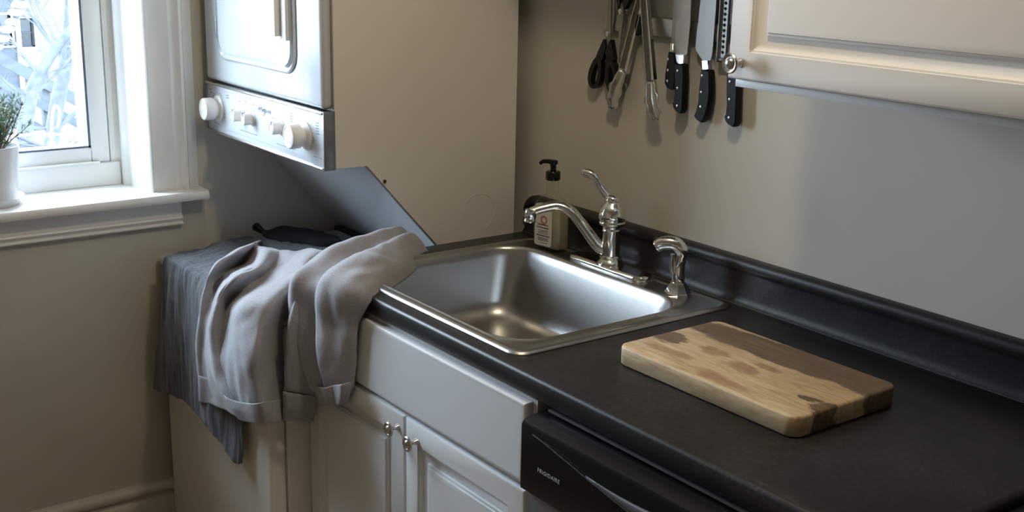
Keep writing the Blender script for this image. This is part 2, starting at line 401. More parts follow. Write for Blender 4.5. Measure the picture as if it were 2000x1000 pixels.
# slanted back panel and its dark gasket, side panel with the slanted cut
bm = bmesh.new(); prism(bm, [(-.472, 1.122), (-.186, ZW + .002), (-.10, ZW + .002), (-.40, 1.122)], W0 + .003, W1 - .006, 'yz')
obj('slanted_panel', bm, 'enamel', lc)
bm = bmesh.new(); bx(bm, W0 + .003, W1 - .008, -.214, -.19, ZW - .003, ZW + .012, .003)
obj('lid_gasket', bm, 'dark', lc)
SIDE = [(YDC + .001, 1.90), (YDC + .001, 1.124), (-.470, 1.1215), (-.1845, ZW), (YB, ZW), (YB, 1.90)]
bm = bmesh.new(); prism(bm, SIDE, W1 - .006, W1, 'yz'); prism(bm, SIDE, W0, W0 + .003, 'yz')
bx(bm, W0 + .003, W1 - .006, YDC + .001, YB, 1.254, 1.90)
bx(bm, W0 + .003, W1 - .006, YDC + .001, -.40, 1.1215, 1.254)
obj('dryer_cabinet', bm, 'side', lc)
# thin rolled flange along the slanted cut
bm = bmesh.new(); tube(bm, [(W1 - .003, -.472, 1.1215), (W1 - .003, -.187, ZW + .003)], .0035, 8)
obj('panel_flange', bm, 'endcap', lc)
bm = bmesh.new(); lathe(bm, [(.004, 0), (.004, .003), (.002, .0045)], (W1, -.425, 1.082), (1, 0, 0), 10)
obj('screw', bm, 'dark', lc)
bm = bmesh.new()
pts = [(W1 + .0004, -.158 + .048 * math.cos(a), .975 + .048 * math.sin(a)) for a in [math.radians(d) for d in range(-60, 200, 13)]]
tube(bm, pts, .0007, 5); obj('knockout_ring', bm, 'boxside', lc)
# dryer front
bm = bmesh.new(); bx(bm, W0 - .001, W1, YDF, YDC, 1.256, 1.895, .014, 4)
df = obj('dryer_front', bm, 'enamel', lc)
def door_outline(inset, y, r):
    x0, x1, z0, z1 = -.560 + inset, -.124 - inset, 1.322 + inset, 1.82 - inset
    return [Vector((p.x, y, p.y)) for p in rrect(x0, x1, z0, z1, r, 0, 7)]
bm = bmesh.new()
loops(bm, [door_outline(-.002, YDF + .004, .05), door_outline(-.002, YDF - .0035, .05), door_outline(.002, YDF - .0062, .047), door_outline(.006, YDF - .0022, .044), door_outline(.010, YDF - .0014, .042), door_outline(.016, YDF - .0080, .038), door_outline(.020, YDF - .0088, .036)])
dd = obj('dryer_door', bm, 'enamel', lc, 30)
bm = bmesh.new(); loops(bm, [door_outline(-.005, YDF - .0004, .052), door_outline(-.0015, YDF - .0004, .05)], False, False)
obj('door_gap', bm, 'endcap', lc)
bm = bmesh.new()   # recessed vertical pull
bx(bm, -.198, -.178, YDF - .0260, YDF - .008, 1.405, 1.70, .002); bx(bm, -.178, -.140, YDF - .0135, YDF - .008, 1.398, 1.70, .002); bx(bm, -.146, -.141, YDF - .017, YDF - .008, 1.398, 1.70, .001)
obj('door_handle', bm, 'side', dd)
obj('door_hinge', box(-.566, -.558, YDF - .008, YDF, 1.370, 1.425, .001), 'endcap', dd)
# control panel
cp = obj('control_panel', box(W0 + .004, W1 - .002, YDF + .000, YDC + .002, 1.128, 1.246, .002), 'panelp', lc)
bm = bmesh.new(); bx(bm, W0, W1, YDF - .004, YDC, 1.246, 1.2535, .003, 3); obj('trim_strip', bm, 'trimmetal', cp)
bm = bmesh.new(); bx(bm, W0, W1, YDF - .004, YDC, 1.1205, 1.1285, .003, 3); obj('trim_strip', bm, 'trimmetal', cp)
bm = bmesh.new(); bx(bm, W1 - .002, W1 + .003, YDF - .001, YDC + .001, 1.1205, 1.2535, .001)
for z, y in ((1.20, -.566), (1.155, -.566)): lathe(bm, [(.0025, 0), (.0025, .0012)], (W1 + .003, y, z), (1, 0, 0), 8)
obj('end_cap', bm, 'endcap', cp); 
bm = bmesh.new(); bx(bm, W0 - .002, W0 + .004, YDF - .001, YDC + .001, 1.1205, 1.2535, .001); obj('end_cap', bm, 'endcap', cp)
def dial(x, z, big, mark):
    """a knob on its skirt; big timer dials have a wide grip"""
    bm = bmesh.new()
    if big:
        lathe(bm, [(.034, 0), (.034, .003), (.030, .006), (.0205, .008), (.0195, .018)], (x, YDF, z), (0, -1, 0), 32)
    else:
        lathe(bm, [(.019, 0), (.0185, .002), (.014, .004)], (x, YDF, z), (0, -1, 0), 24)
    k = obj('dial_skirt', bm, 'knobp', cp)
    bm = bmesh.new()
    r, d0, d1 = (.0285, .016, .044) if big else (.0150, .003, .026)
    pr = [(r * .96, d0), (r * 1.02, d0 + .003), (r, d1 - .004), (r * .93, d1 - .001), (r * .80, d1), (r * .74, d1 - .0012), (r * .60, d1 - .0002), (r * .2, d1 + .0008)]
    if mark:   # two-sided grip
        n = 24; q = Vector((0, -1, 0)).to_track_quat('Z', 'Y')
        rings = []
        for rr, z_ in pr:
            ring = []
            for i in range(n):
                a = 2 * PI * i / n; sx = max(-.80, min(.80, math.cos(a))) if z_ > d0 + .002 else math.cos(a)
                ring.append(Vector((x, YDF, z)) + q @ Vector((sx * rr, math.sin(a) * rr, z_)))
            rings.append(ring)
        loops(bm, rings)
    else:
        lathe(bm, pr, (x, YDF, z), (0, -1, 0), 32)
    obj('knob', bm, 'knobp', cp)
    if mark or not big:
        bm = bmesh.new(); bx(bm, x - .0012, x + .0012, YDF - d1 - .0006, YDF - d1 * .6, z + r * .35, z + r * 1.01); obj('knob_pointer', bm, 'print', cp)
dial(-.580, 1.189, True, False); dial(-.436, 1.190, False, True); dial(-.374, 1.189, False, True)
dial(-.214, 1.189, False, False); dial(-.090, 1.189, True, False)
# printed dial marks, cycle names and lines
bm = bmesh.new(); yp = YDF - .0002
def mk(x0, x1, z0, z1): bx(bm, x0, x1, yp - .0002, yp + .0004, z0, z1)
mk(-.54, -.14, 1.2375, 1.2381); mk(-.52, -.13, 1.1385, 1.1391)
for cx in (-.580, -.090):
    for d in range(-150, 151, 15):
        a = math.radians(90 + d); x, z = cx + .041 * math.cos(a), 1.189 + .041 * math.sin(a); mk(x - .0012, x + .0012, z - .0009, z + .0009)
for (x, z, n, w) in ((-.640, 1.232, 1, .016), (-.632, 1.224, 1, .012), (-.528, 1.228, 2, .018), (-.45, 1.222, 1, .010), (-.415, 1.226, 1, .010), (-.37, 1.224, 1, .012), (-.345, 1.216, 1, .010), (-.265, 1.205, 1, .018), (-.262, 1.183, 2, .014), (-.165, 1.229, 5, .018), (-.036, 1.224, 5, .016), (-.610, 1.147, 1, .03), (-.45, 1.150, 1, .10), (-.24, 1.146, 1, .10), (-.05, 1.146, 1, .04)):
    for i in range(n): mk(x, x + w * (1 - .15 * (i % 2)), z - i * .006, z - i * .006 + .0022)
obj('printed_marks', bm, 'print', cp)
text('brand_lettering', 'Whirlpool', .017, (-.338, YDF - .0004, 1.214), (1, 0, .0), (0.15, 0, 1), 'print', cp)
bm = bmesh.new(); tube(bm, [(-.322, yp, 1.207), (-.306, yp - .0002, 1.206), (-.300, yp - .0002, 1.219), (-.308, yp, 1.224)], .0007, 5, 5); obj('logo_swirl', bm, 'print', cp)

# ------------------------------------------------------------------ countertop with backsplash and sink
CX0, CX1, CYF = .008, 1.571, -.635
def crr(i, z, r=.004): return rrect(CX0 + i, CX1 - i, CYF + i, -.001, r, z, 6)
hole = dict(x0=.098, x1=.735, y0=-.586, y1=-.095, r=.06)
def hl(z): return rrect(hole['x0'], hole['x1'], hole['y0'], hole['y1'], hole['r'], z, 6)
ct = thing('countertop', 'black laminate countertop holding the steel sink', 'countertop', (.79, -.32, H - .04))
bm = bmesh.new()
R = loops(bm, [hl(H - .038), crr(.004, H - .040), crr(.0, H - .036), crr(.0, H - .007), crr(.002, H - .002), crr(.007, H), hl(H), hl(H - .038)], False, False)
bmesh.ops.remove_doubles(bm, verts=bm.verts, dist=1e-5)
obj('counter_slab', bm, 'counter', ct, 50)
prof = [(-.001, H - .0), (-.0275, H), (-.0235, H + .0035), (-.0205, H + .010), (-.0185, H + .018), (-.018, H + .064), (-.0195, H + .069), (-.0235, H + .074), (-.0250, H + .081), (-.0235, H + .089), (-.018, H + .095), (-.010, H + .0965), (-.001, H + .0965)]
bm = bmesh.new(); rings = []
for x, s in [(CX0, .70), (CX0 + .002, .78), (CX0 + .008, .88), (CX0 + .018, .96), (CX0 + .032, 1.0), (CX1, 1.0)]:
    rings.append([Vector((x, y, H + (z - H) * s)) for y, z in prof])
loops(bm, rings); obj('backsplash', bm, 'counter', ct, 50)
bm = bmesh.new(); tube(bm, [(CX0 + .03, -.0282, H + .0003), (CX1 - .001, -.0282, H + .0003)], .0011, 6); obj('joint_bead', bm, 'dwgrey', ct)

sk = thing('kitchen_sink', 'stainless steel drop in single bowl sink', 'sink', (.42, -.32, H - .19))
bm = bmesh.new()
X0, X1, Y0, Y1 = .085, .760, -.601, -.045
def ring(i, z, r): return rrect(X0 + i, X1 - i, Y0 + i, Y1 - i, r, H + z, 8)
B0, B1, D0, D1 = .108, .710, -.572, -.122
def bowl(i, z, r, left=None): return rrect(B0 + (i if left is None else left), B1 - i, D0 + i, D1 - i, r, H + z, 8)
loops(bm, [ring(.003, -.001, .030), ring(0, .0010, .032), ring(.0012, .0030, .0315), ring(.0035, .0050, .030), ring(.0070, .0064, .028), ring(.0110, .0068, .026), ring(.0145, .0060, .024), ring(.0170, .0044, .023), ring(.0185, .0036, .0225),
           bowl(-.0062, .0036, .096), bowl(-.0050, .0050, .095), bowl(-.002, .0052, .093), bowl(.002, .0030, .090), bowl(.005, -.003, .087), bowl(.010, -.02, .084, .008), bowl(.034, -.125, .075, .014), bowl(.041, -.148, .072, .020), bowl(.054, -.164, .066, .036), bowl(.072, -.171, .06, .058), bowl(.12, -.174, .05), bowl(.18, -.176, .03)], False, True)
obj('sink_bowl', bm, 'steel', sk, 60)
bm = bmesh.new(); bx(bm, .255, .565, -.118, -.108, H + .0036, H + .0046, .0004)
obj('deck_ridge', bm, 'steel', sk)
bm = bmesh.new(); lathe(bm, [(.056, 0), (.056, .003), (.046, .004), (.040, .001), (.02, .0005)], (.41, -.347, H - .1755), n=28)
obj('drain_strainer', bm, 'chrome', sk)

# faucet
fc = thing('kitchen_faucet', 'chrome single lever faucet behind the sink bowl', 'faucet', (.41, -.08, H + .0036))
zb = H + .0036
bm = bmesh.new()
def plate(i, z, r): return rrect(.282 + i, .540 - i, -.108 + i * .8, -.052 - i * .8, r, z, 6)
loops(bm, [plate(0, zb, .026), plate(0, zb + .007, .026), plate(.003, zb + .011, .023), plate(.010, zb + .013, .018), plate(.014, zb + .0125, .012)])
obj('base_plate', bm, 'chrome', fc)
bm = bmesh.new(); lathe(bm, [(.032, .010), (.031, .016), (.024, .024), (.0245, .026), (.0255, .028), (.0255, .030), (.0205, .033), (.0205, .086), (.0215, .088), (.0215, .091), (.0205, .093), (.0210, .098), (.0285, .103), (.0300, .106), (.0300, .109), (.0285, .112)], (.41, -.08, zb), n=32)
obj('faucet_body', bm, 'chrome', fc)
bm = bmesh.new(); lathe(bm, [(.029, .112), (.0315, .118), (.0315, .127), (.029, .138), (.024, .147), (.0175, .153), (.0165, .156), (.0185, .158), (.0185, .163), (.014, .169), (.005, .172)], (.41, -.08, zb), n=32)
obj('faucet_dome', bm, 'chrome', fc)
bm = bmesh.new()
tube(bm, [(.404, -.084, zb + .043), (.385, -.098, zb + .052), (.352, -.121, zb + .098), (.333, -.139, zb + .126), (.313, -.158, zb + .136), (.297, -.186, zb + .131), (.283, -.212, zb + .122)], [.0155, .0150, .0130, .0125, .0120, .0112, .0108], 16, 6, .8)
sp = obj('spout', bm, 'chrome', fc, 80)
bm = bmesh.new(); lathe(bm, [(.0125, .0), (.0135, .003), (.0135, .018), (.0125, .020), (.0125, .022), (.0135, .0235), (.0130, .029), (.0095, .030)], (.283, -.212, zb + .128), (0, -.10, -1), 20)
obj('aerator', bm, 'chrome', fc)
bm = bmesh.new()
tube(bm, [(.404, -.083, zb + .160), (.394, -.088, zb + .170), (.382, -.095, zb + .186), (.374, -.101, zb + .203), (.363, -.108, zb + .212), (.350, -.115, zb + .214), (.345, -.118, zb + .212)], [.0095, .0085, .0078, .0080, .0100, .0100, .006], 14, 6, .75)
obj('lever_handle', bm, 'chrome', fc, 80)

# side sprayer
sy = thing('side_sprayer', 'chrome pull out sprayer right of the faucet', 'sprayer', (.64, -.092, zb))
bm = bmesh.new(); n = 8
lathe(bm, [(.0285, 0), (.0285, .006), (.0265, .008), (.0160, .026), (.0155, .028)], (.64, -.092, zb), n=8); obj('base_cup', bm, 'chrome', sy, 20)
bm = bmesh.new()
tube(bm, [(.64, -.092, zb + .024), (.639, -.092, zb + .04), (.640, -.091, zb + .066), (.643, -.090, zb + .084), (.643, -.092, zb + .098), (.633, -.101, zb + .110), (.617, -.114, zb + .110), (.606, -.122, zb + .104)], [.0125, .0135, .0115, .0120, .0140, .0150, .0150, .0135], 16, 5); obj('spray_body', bm, 'chrome', sy, 80)
bm = bmesh.new(); lathe(bm, [(.0128, 0), (.0138, .004), (.0128, .007), (.009, .0075)], (.6075, -.1215, zb + .1045), (-.60, -.50, -.52), 18); obj('spray_head', bm, 'chrome', sy)
bm = bmesh.new(); tube(bm, [(.632, -.101, zb + .045), (.630, -.103, zb + .065), (.631, -.104, zb + .088)], [.005, .006, .005], 10, 4); obj('spray_trigger', bm, 'chrome', sy)

# soap bottle
sb = thing('soap_bottle', 'clear pump bottle of hand soap with cream label', 'soap bottle', (.200, -.085, zb))
A = math.radians(9)
def bl(w, d, z, r):
    ca, sa = math.cos(A), math.sin(A)
    return [Vector((.200 + p.x * ca - p.y * sa, -.085 + p.x * sa + p.y * ca, zb + z)) for p in rrect(-w, w, -d, d, r, 0, 4)]
bm = bmesh.new()
loops(bm, [bl(.040, .018, 0, .008), bl(.0435, .0215, .003, .010), bl(.0440, .0220, .008, .010), bl(.0440, .0220, .103, .010), bl(.0425, .021, .110, .011), bl(.036, .0185, .119, .012), bl(.025, .016, .127, .013), bl(.0165, .0150, .134, .0145), bl(.0150, .0148, .142, .0147), bl(.0150, .0148, .172, .0147)])
obj('bottle_body', bm, 'bottle', sb, 60)
bm = bmesh.new(); loops(bm, [bl(.038, .0165, .006, .007), bl(.0405, .0195, .009, .008), bl(.0405, .0195, .100, .008), bl(.038, .017, .101, .007)])
obj('liquid_soap', bm, 'soap', sb, 60)
lv = lambda x, z, o=-.0226: Vector((.200 + x * math.cos(A) - o * math.sin(A), -.085 + x * math.sin(A) + o * math.cos(A), zb + z))
def lq(bm, x0, x1, z0, z1, o):
    loops(bm, [[lv(x0, z0, o), lv(x1, z0, o), lv(x1, z1, o), lv(x0, z1, o)], [lv(x0, z0, o + .0005), lv(x1, z0, o + .0005), lv(x1, z1, o + .0005), lv(x0, z1, o + .0005)]])
bm = bmesh.new()
out = [(-.034, .014), (-.030, .010), (.017, .010), (.021, .014), (.021, .104), (.017, .110), (.002, .114), (-.014, .114), (-.030, .110), (-.034, .104)]
loops(bm, [[lv(x, z, -.0224) for x, z in out], [lv(x, z, -.0216) for x, z in out]]); lb = obj('label', bm, 'label', sb)
bm = bmesh.new()
for (x0, x1, z) in ((-.024, .010, .060), (-.026, .012, .0530), (-.022, .009, .047), (-.020, .010, .043), (-.021, .009, .039), (-.028, .015, .0335), (-.023, .011, .0285), (-.022, .010, .0255), (-.021, .010, .0225), (-.018, .008, .0165)): lq(bm, x0, x1, z, z + (.0022 if z > .05 or .03 < z < .035 else .0012), -.0227)
lq(bm, -.0115, -.0015, .094, .101, -.0227)
for i in range(9):
    t = (i - 4) / 4; x = -.0065 + t * .017; z = .1075 - t * t * .0045; lq(bm, x - .0014, x + .0014, z - .001, z + .001, -.0227)
obj('label_print', bm, 'ink', lb, kind='stuff')
bm = bmesh.new(); rr = [[lv(-.004 + r * math.cos(a), .073 + r * math.sin(a), o) for a in [2 * PI * i / 20 for i in range(20)]] for r, o in ((.011, -.0222), (.011, -.0227), (.006, -.0227), (.006, -.0222))]
loops(bm, rr, False, False); obj('label_emblem', bm, 'ink_red', lb)
bm = bmesh.new(); lathe(bm, [(.0165, .168), (.0175, .171), (.0175, .186), (.0155, .189), (.0070, .190), (.0070, .204), (.0105, .206), (.0110, .213), (.0085, .215)], (.200, -.085, zb), n=20)
tube(bm, [(.203, -.083, zb + .2095), (.188, -.090, zb + .2105), (.174, -.0965, zb + .2085), (.168, -.0995, zb + .203)], [.0058, .0055, .0048, .0042], 10, 4)
obj('pump_head', bm, 'black_plastic', sb)
bm = bmesh.new(); tube(bm, [(.200, -.085, zb + .171), (.202, -.085, zb + .09), (.207, -.084, zb + .006)], .0035, 8, 3); obj('dip_tube', bm, 'bottle', sb)

# cutting board
bm = bmesh.new()
def cb(i, z): return rrect(-.202 + i, .202 - i, -.127 + i, .127 - i, .022 - i * .8, z, 6)
loops(bm, [cb(.003, 0), cb(0, .003), cb(0, .031), cb(.0012, .0338), cb(.004, .035)])
o = obj('cutting_board', bm, 'board', None, 50); o.location = (1.077, -.342, H + .0006); o.rotation_euler = (0, 0, math.radians(.3))
tag(o, 'thick two tone wooden cutting board on black counter', 'cutting board')

# ------------------------------------------------------------------ base cabinet
def raised_door(bm, x0, x1, z0, z1, yf, th, rings, yb=None):
    yb = yf + th
    rs = [[Vector((x0, yb, z0)), Vector((x1, yb, z0)), Vector((x1, yb, z1)), Vector((x0, yb, z1))]]
    for i, d in rings:
        y = yf + d; rs.append([Vector((x0 + i, y, z0 + i)), Vector((x1 - i, y, z0 + i)), Vector((x1 - i, y, z1 - i)), Vector((x0 + i, y, z1 - i))])
    loops(bm, rs); return bm
DOOR = [(0, .005), (.0015, .002), (.005, 0), (.0465, 0), (.0475, .0022), (.0505, .0026), (.052, .0045), (.060, .0085), (.0705, .0105), (.0745, .0105), (.0755, .0060), (.0785, .0052), (.0800, .0060), (.0812, .0026), (.0850, .0016), (.090, .0012)]
SLAB = [(0, .005), (.0015, .002), (.005, 0), (.012, 0)]
def knob_bm(x, y, z, s=1.0):
    bm = bmesh.new()
    lathe(bm, [(.0075 * s, 0), (.0070 * s, .003 * s), (.0045 * s, .007 * s), (.0042 * s, .013 * s), (.0065 * s, .017 * s), (.0140 * s, .0195 * s), (.0160 * s, .0215 * s), (.0160 * s, .0235 * s), (.0140 * s, .0255 * s), (.0120 * s, .0250 * s), (.0100 * s, .0235 * s), (.0085 * s, .0236 * s), (.0072 * s, .0255 * s), (.0045 * s, .0275 * s), (.0015 * s, .0282 * s)], (x, y, z), (0, -1, 0), 28)
    return bm
bc = thing('base_cabinet', 'white raised panel sink cabinet under the countertop', 'cabinet', (.43, -.32, 0))
bm = bmesh.new()
YF = -.622
bx(bm, .010, .028, YF, -.02, .10, H - .041); bx(bm, .832, .850, YF, -.02, .10, H - .041); bx(bm, .028, .832, YF, -.02, .10, .118)
bx(bm, .028, .832, YF, YF + .018, .69, .72); bx(bm, .028, .832, YF, YF + .018, H - .075, H - .041); bx(bm, .028, .832, -.03, -.02, .118, H - .25)
bx(bm, .010, .850, -.56, -.54, 0, .10)
obj('cabinet_box', bm, 'boxside', bc)
obj('drawer_front', raised_door(bmesh.new(), .020, .838, .7085, H - .052, -.641, .018, SLAB), 'cab', bc, 30)
d1 = obj('door', raised_door(bmesh.new(), .018, .4395, .13, .7000, -.641, .018, DOOR), 'cab', bc, 30)
d2 = obj('door', raised_door(bmesh.new(), .4435, .842, .13, .7000, -.641, .018, DOOR), 'cab', bc, 30)
obj('knob', knob_bm(.416, -.641, .668), 'nickel', d1); obj('knob', knob_bm(.489, -.641, .663), 'nickel', d2)

# dishwasher
dw = thing('dishwasher', 'black fronted dishwasher built in below the countertop', 'dishwasher', (1.16, -.35, 0))
YD = -.674; DX0, DX1 = .874, 1.466
obj('tub', box(DX0 + .006, DX1 - .006, -.600, -.03, .10, .850), 'dark', dw)
bm = bmesh.new()
prism(bm, [(-.600, .726), (YD + .006, .726), (YD + .001, .729), (YD, .735), (YD, .846), (YD + .003, .852), (YD + .009, .8555), (-.600, .8635)], DX0, DX1, 'yz')
cs = obj('control_console', bm, 'black_plastic', dw, 30)
obj('door_panel', box(DX0 + .009, DX1 - .009, YD + .012, -.605, .14, .724, .004), 'dwdoor', dw)
obj('kick_plate', box(DX0 + .006, DX1 - .006, -.58, -.57, 0, .10), 'dark', dw)
obj('mounting_strip', box(DX0 + .02, DX1 - .01, -.634, -.60, .8660, .8705), 'endcap', dw)
text('brand_lettering', 'FRIGIDAIRE', .0098, (.921, YD - .0006, .7775), (1, 0, 0), (0, 0, 1), 'letter', cs, sx=.97, space=1.24)
# curved pocket handle: dished wedge with fine ribs left of it
bm = bmesh.new()
hx = [.905, .94, .98, 1.02, 1.06, 1.10, 1.14, 1.18, 1.22, 1.26]
lo = [.838, .8335, .8265, .8195, .812, .8055, .800, .7965, .7945, .794]
bm2 = [(x, YD - .0008, z) for x, z in zip(hx, lo)]
tube(bm, bm2, .0007, 6, 3); obj('handle_lip', bm, 'dwgrey', cs)
bm = bmesh.new()
for i in range(8):
    x0 = .925 + i * .0165; z0 = .8350 - i * .0030
    tube(bm, [(x0, YD - .0005, z0), (x0 + .055 + .012 * i, YD - .0005, z0 + .0 - .0015 * i)], .0008, 5)
obj('handle_ribs', bm, 'black_plastic', cs)
bm = bmesh.new(); rows = []
for k in range(6):
    t = k / 5; row = []
    for i in range(12):
        s = i / 11; x = 1.045 + .30 * s; zl = .8145 - .022 * math.sin(min(1, s * 1.2) * PI / 2) ; zu = .832 + .003 * s
        z = zl + (zu - zl) * t * (.25 + .75 * s); row.append(Vector((x, YD - .0015 - .004 * math.sin(t * PI) * math.sin(s * PI), z)))
    rows.append(row)
loops(bm, rows, False, False, False)
ph = obj('pocket_handle', bm, 'dwgrey', cs, 180); sm = ph.modifiers.new('thick', 'SOLIDIFY'); sm.thickness = .0012

# black range beyond the end of the counter
rg = thing('kitchen_range', 'black range top beyond the right end of the counter', 'stove', (1.95, -.33, 0))
obj('range_body', box(1.580, 2.33, -.62, -.02, .0, .880, .004), 'black_plastic', rg)
obj('cooktop', box(1.576, 2.334, -.635, -.015, .880, .900, .006), 'black_plastic', rg)

# ------------------------------------------------------------------ upper cabinet
uc = thing('upper_cabinet', 'white raised panel wall cabinet above the counter', 'cabinet', (1.28, -.16, 1.40))
bm = bmesh.new(); bx(bm, .958, 1.598, -.304, -.001, 1.4145, 2.15, .001)
obj('cabinet_box', bm, 'boxside', uc)
bm = bmesh.new(); bx(bm, .958, 1.598, -.304, -.290, 1.4015, 1.4145, .001); bx(bm, .958, 1.598, -.290, -.280, 1.406, 1.4145, .001); bx(bm, .958, .972, -.280, -.02, 1.406, 1.4145, .001)
obj('light_rail', bm, 'boxside', uc)
ud = obj('door', raised_door(bmesh.new(), .9570, 1.598, 1.4165, 2.145, -.325, .019, DOOR), 'ucab', uc, 30)
obj('knob', knob_bm(.985, -.325, 1.4445, 1.06), 'nickel', ud)
# short cabinet over the sink, above the knife bar
oc = thing('over_sink_cabinet', 'short white wall cabinet above the knives', 'cabinet', (.5, -.16, 1.84))
obj('cabinet_box', box(.012, .950, -.304, -.001, 1.838, 2.20, .001), 'boxside', oc)
obj('door', raised_door(bmesh.new(), .014, .480, 1.840, 2.195, -.325, .019, DOOR), 'ucab', oc, 30)
obj('door', raised_door(bmesh.new(), .484, .948, 1.840, 2.195, -.325, .019, DOOR), 'ucab', oc, 30)

# ------------------------------------------------------------------ magnetic bar and hanging tools
bm = bmesh.new(); bx(bm, .277, .745, -.0135, -.0005, 1.4375, 1.4750, .002)
tag(obj('magnetic_knife_bar', bm, 'magnet'), 'grey steel magnetic bar on the wall holding knives', 'knife rack')
def blade_prism(bm, poly, y0, y1): prism(bm, poly, y0, y1, 'xz'); return bm
def xzy(poly, dx=0, dz=0): return [(x + dx, z + dz) for x, z in poly]
def handle_bm(poly, y0, y1):
    """scale-shaped handle: outline swelled between two faces with a bevelled edge"""
    bm = bmesh.new(); n = len(poly); cx = sum(p[0] for p in poly) / n; cz = sum(p[1] for p in poly) / n
    def sh(k): return [(cx + (x - cx) * k, cz + (z - cz) * (1 - (1 - k) * .35)) for x, z in poly]
    rs = [[Vector((x, y, z)) for x, z in sh(k)] for k, y in ((.82, y1), (1, y1 - (y1 - y0) * .28), (1, y0 + (y1 - y0) * .28), (.82, y0))]
    loops(bm, rs); return bm
def rivets(parent, pts, y):
    for x, z in pts:
        bm = bmesh.new(); lathe(bm, [(.0030, -.0012), (.0030, .0004), (.0018, .0009)], (x, y, z), (0, -1, 0), 10); obj('rivet', bm, 'trimmetal', parent)
KG = 'tools on the magnetic bar'
# small knife, half hidden behind the matte blade
k1 = thing('paring_knife', 'narrow knife with black riveted handle beside tongs', 'knife', (.512, -.02, 1.40), KG)
obj('blade', blade_prism(bmesh.new(), [(.503, 1.424), (.500, 1.432), (.5005, 1.50), (.510, 1.60), (.520, 1.62), (.521, 1.424)], -.0160, -.0142), 'knife_steel', k1)
obj('bolster', box(.5035, .5205, -.0235, -.0135, 1.4075, 1.427, .002), 'chrome', k1)
h = obj('handle', handle_bm([(.502, 1.409), (.522, 1.407), (.5265, 1.380), (.5275, 1.350), (.525, 1.331), (.515, 1.329), (.503, 1.331), (.4945, 1.340), (.4945, 1.360), (.498, 1.385)], -.0255, -.0110), 'knife_handle', k1); rivets(h, ((.5035, 1.393), (.5045, 1.370), (.5045, 1.347)), -.0255)
# matte square-ended blade
k2 = thing('santoku_knife', 'knife with a matte tan blade and curved black handle', 'knife', (.545, -.03, 1.39), KG)
obj('blade', blade_prism(bmesh.new(), [(.5245, 1.408), (.5585, 1.4075), (.562, 1.470), (.5605, 1.54), (.553, 1.60), (.540, 1.63), (.522, 1.64), (.5185, 1.54), (.5205, 1.44)], -.0250, -.0225), 'knife_matte', k2)
bm = bmesh.new(); bx(bm, .5245, .559, -.0270, -.0210, 1.4055, 1.4090, .001); obj('blade_edge_cap', bm, 'endcap', k2)
obj('bolster', handle_bm([(.527, 1.406), (.5565, 1.406), (.556, 1.389), (.542, 1.386), (.534, 1.390)], -.0310, -.0175), 'chrome', k2)
h = obj('handle', handle_bm([(.5300, 1.390), (.5570, 1.388), (.5605, 1.370), (.5625, 1.330), (.5635, 1.292), (.560, 1.2855), (.553, 1.2835), (.542, 1.287), (.535, 1.293), (.531, 1.301), (.535, 1.306), (.537, 1.325), (.534, 1.360)], -.0345, -.0150), 'knife_handle', k2); rivets(h, ((.543, 1.373), (.5455, 1.337), (.5475, 1.300)), -.0345)
# chef's knife
k3 = thing('chef_knife', 'wide bladed knife hanging beside the grater', 'knife', (.60, -.03, 1.39), KG)
obj('blade', blade_prism(bmesh.new(), [(.5975, 1.399), (.5760, 1.4185), (.5750, 1.426), (.580, 1.50), (.589, 1.60), (.606, 1.67), (.625, 1.68), (.6265, 1.56), (.6245, 1.44), (.6235, 1.412), (.618, 1.396)], -.0185, -.0160), 'knife_steel', k3)
obj('bolster', handle_bm([(.5995, 1.399), (.618, 1.401), (.6215, 1.383), (.6035, 1.380)], -.0240, -.0105), 'chrome', k3)
h = obj('handle', handle_bm([(.6020, 1.3835), (.6265, 1.3825), (.6300, 1.362), (.6325, 1.335), (.6300, 1.312), (.6240, 1.290), (.6150, 1.274), (.6080, 1.2715), (.5950, 1.2755), (.5875, 1.2820), (.5935, 1.2925), (.5990, 1.312), (.6000, 1.345)], -.0270, -.0075), 'knife_handle', k3); rivets(h, ((.6075, 1.369), (.608, 1.335), (.6085, 1.305)), -.0270)
# grater
k4 = thing('rasp_grater', 'narrow perforated steel rasp grater beside the cabinet door', 'grater', (.65, -.02, 1.40), KG)
bm = bmesh.new(); bx(bm, .6405, .6640, -.0175, -.0160, 1.4085, 1.66); bx(bm, .6400, .6412, -.0230, -.0160, 1.4085, 1.66); bx(bm, .6634, .6646, -.0230, -.0160, 1.4085, 1.66)
obj('grater_plate', bm, 'knife_steel', k4)
base = None
for i in range(17):
    z = 1.420 + i * .0108
    if base is None:
        bm = bmesh.new(); s = .0046
        loops(bm, [[Vector((.6520 + a * s, -.0174, z + b * s)) for a, b in ((1, 0), (0, .9), (-1, 0), (0, -.9))], [Vector((.6510 + a * s * .5, -.0200, z + .0008 + b * s * .5)) for a, b in ((1, 0), (0, .9), (-1, 0), (0, -.9))]])
        base = obj('grater_tooth', bm, 'dark', k4, 20); z_base = z
    else:
        t = base.copy(); t.location.z = z - z_base; C.objects.link(t); t.parent = k4
obj('end_stop', box(.6395, .6655, -.0215, -.0145, 1.3995, 1.4090, .002), 'black_plastic', k4)
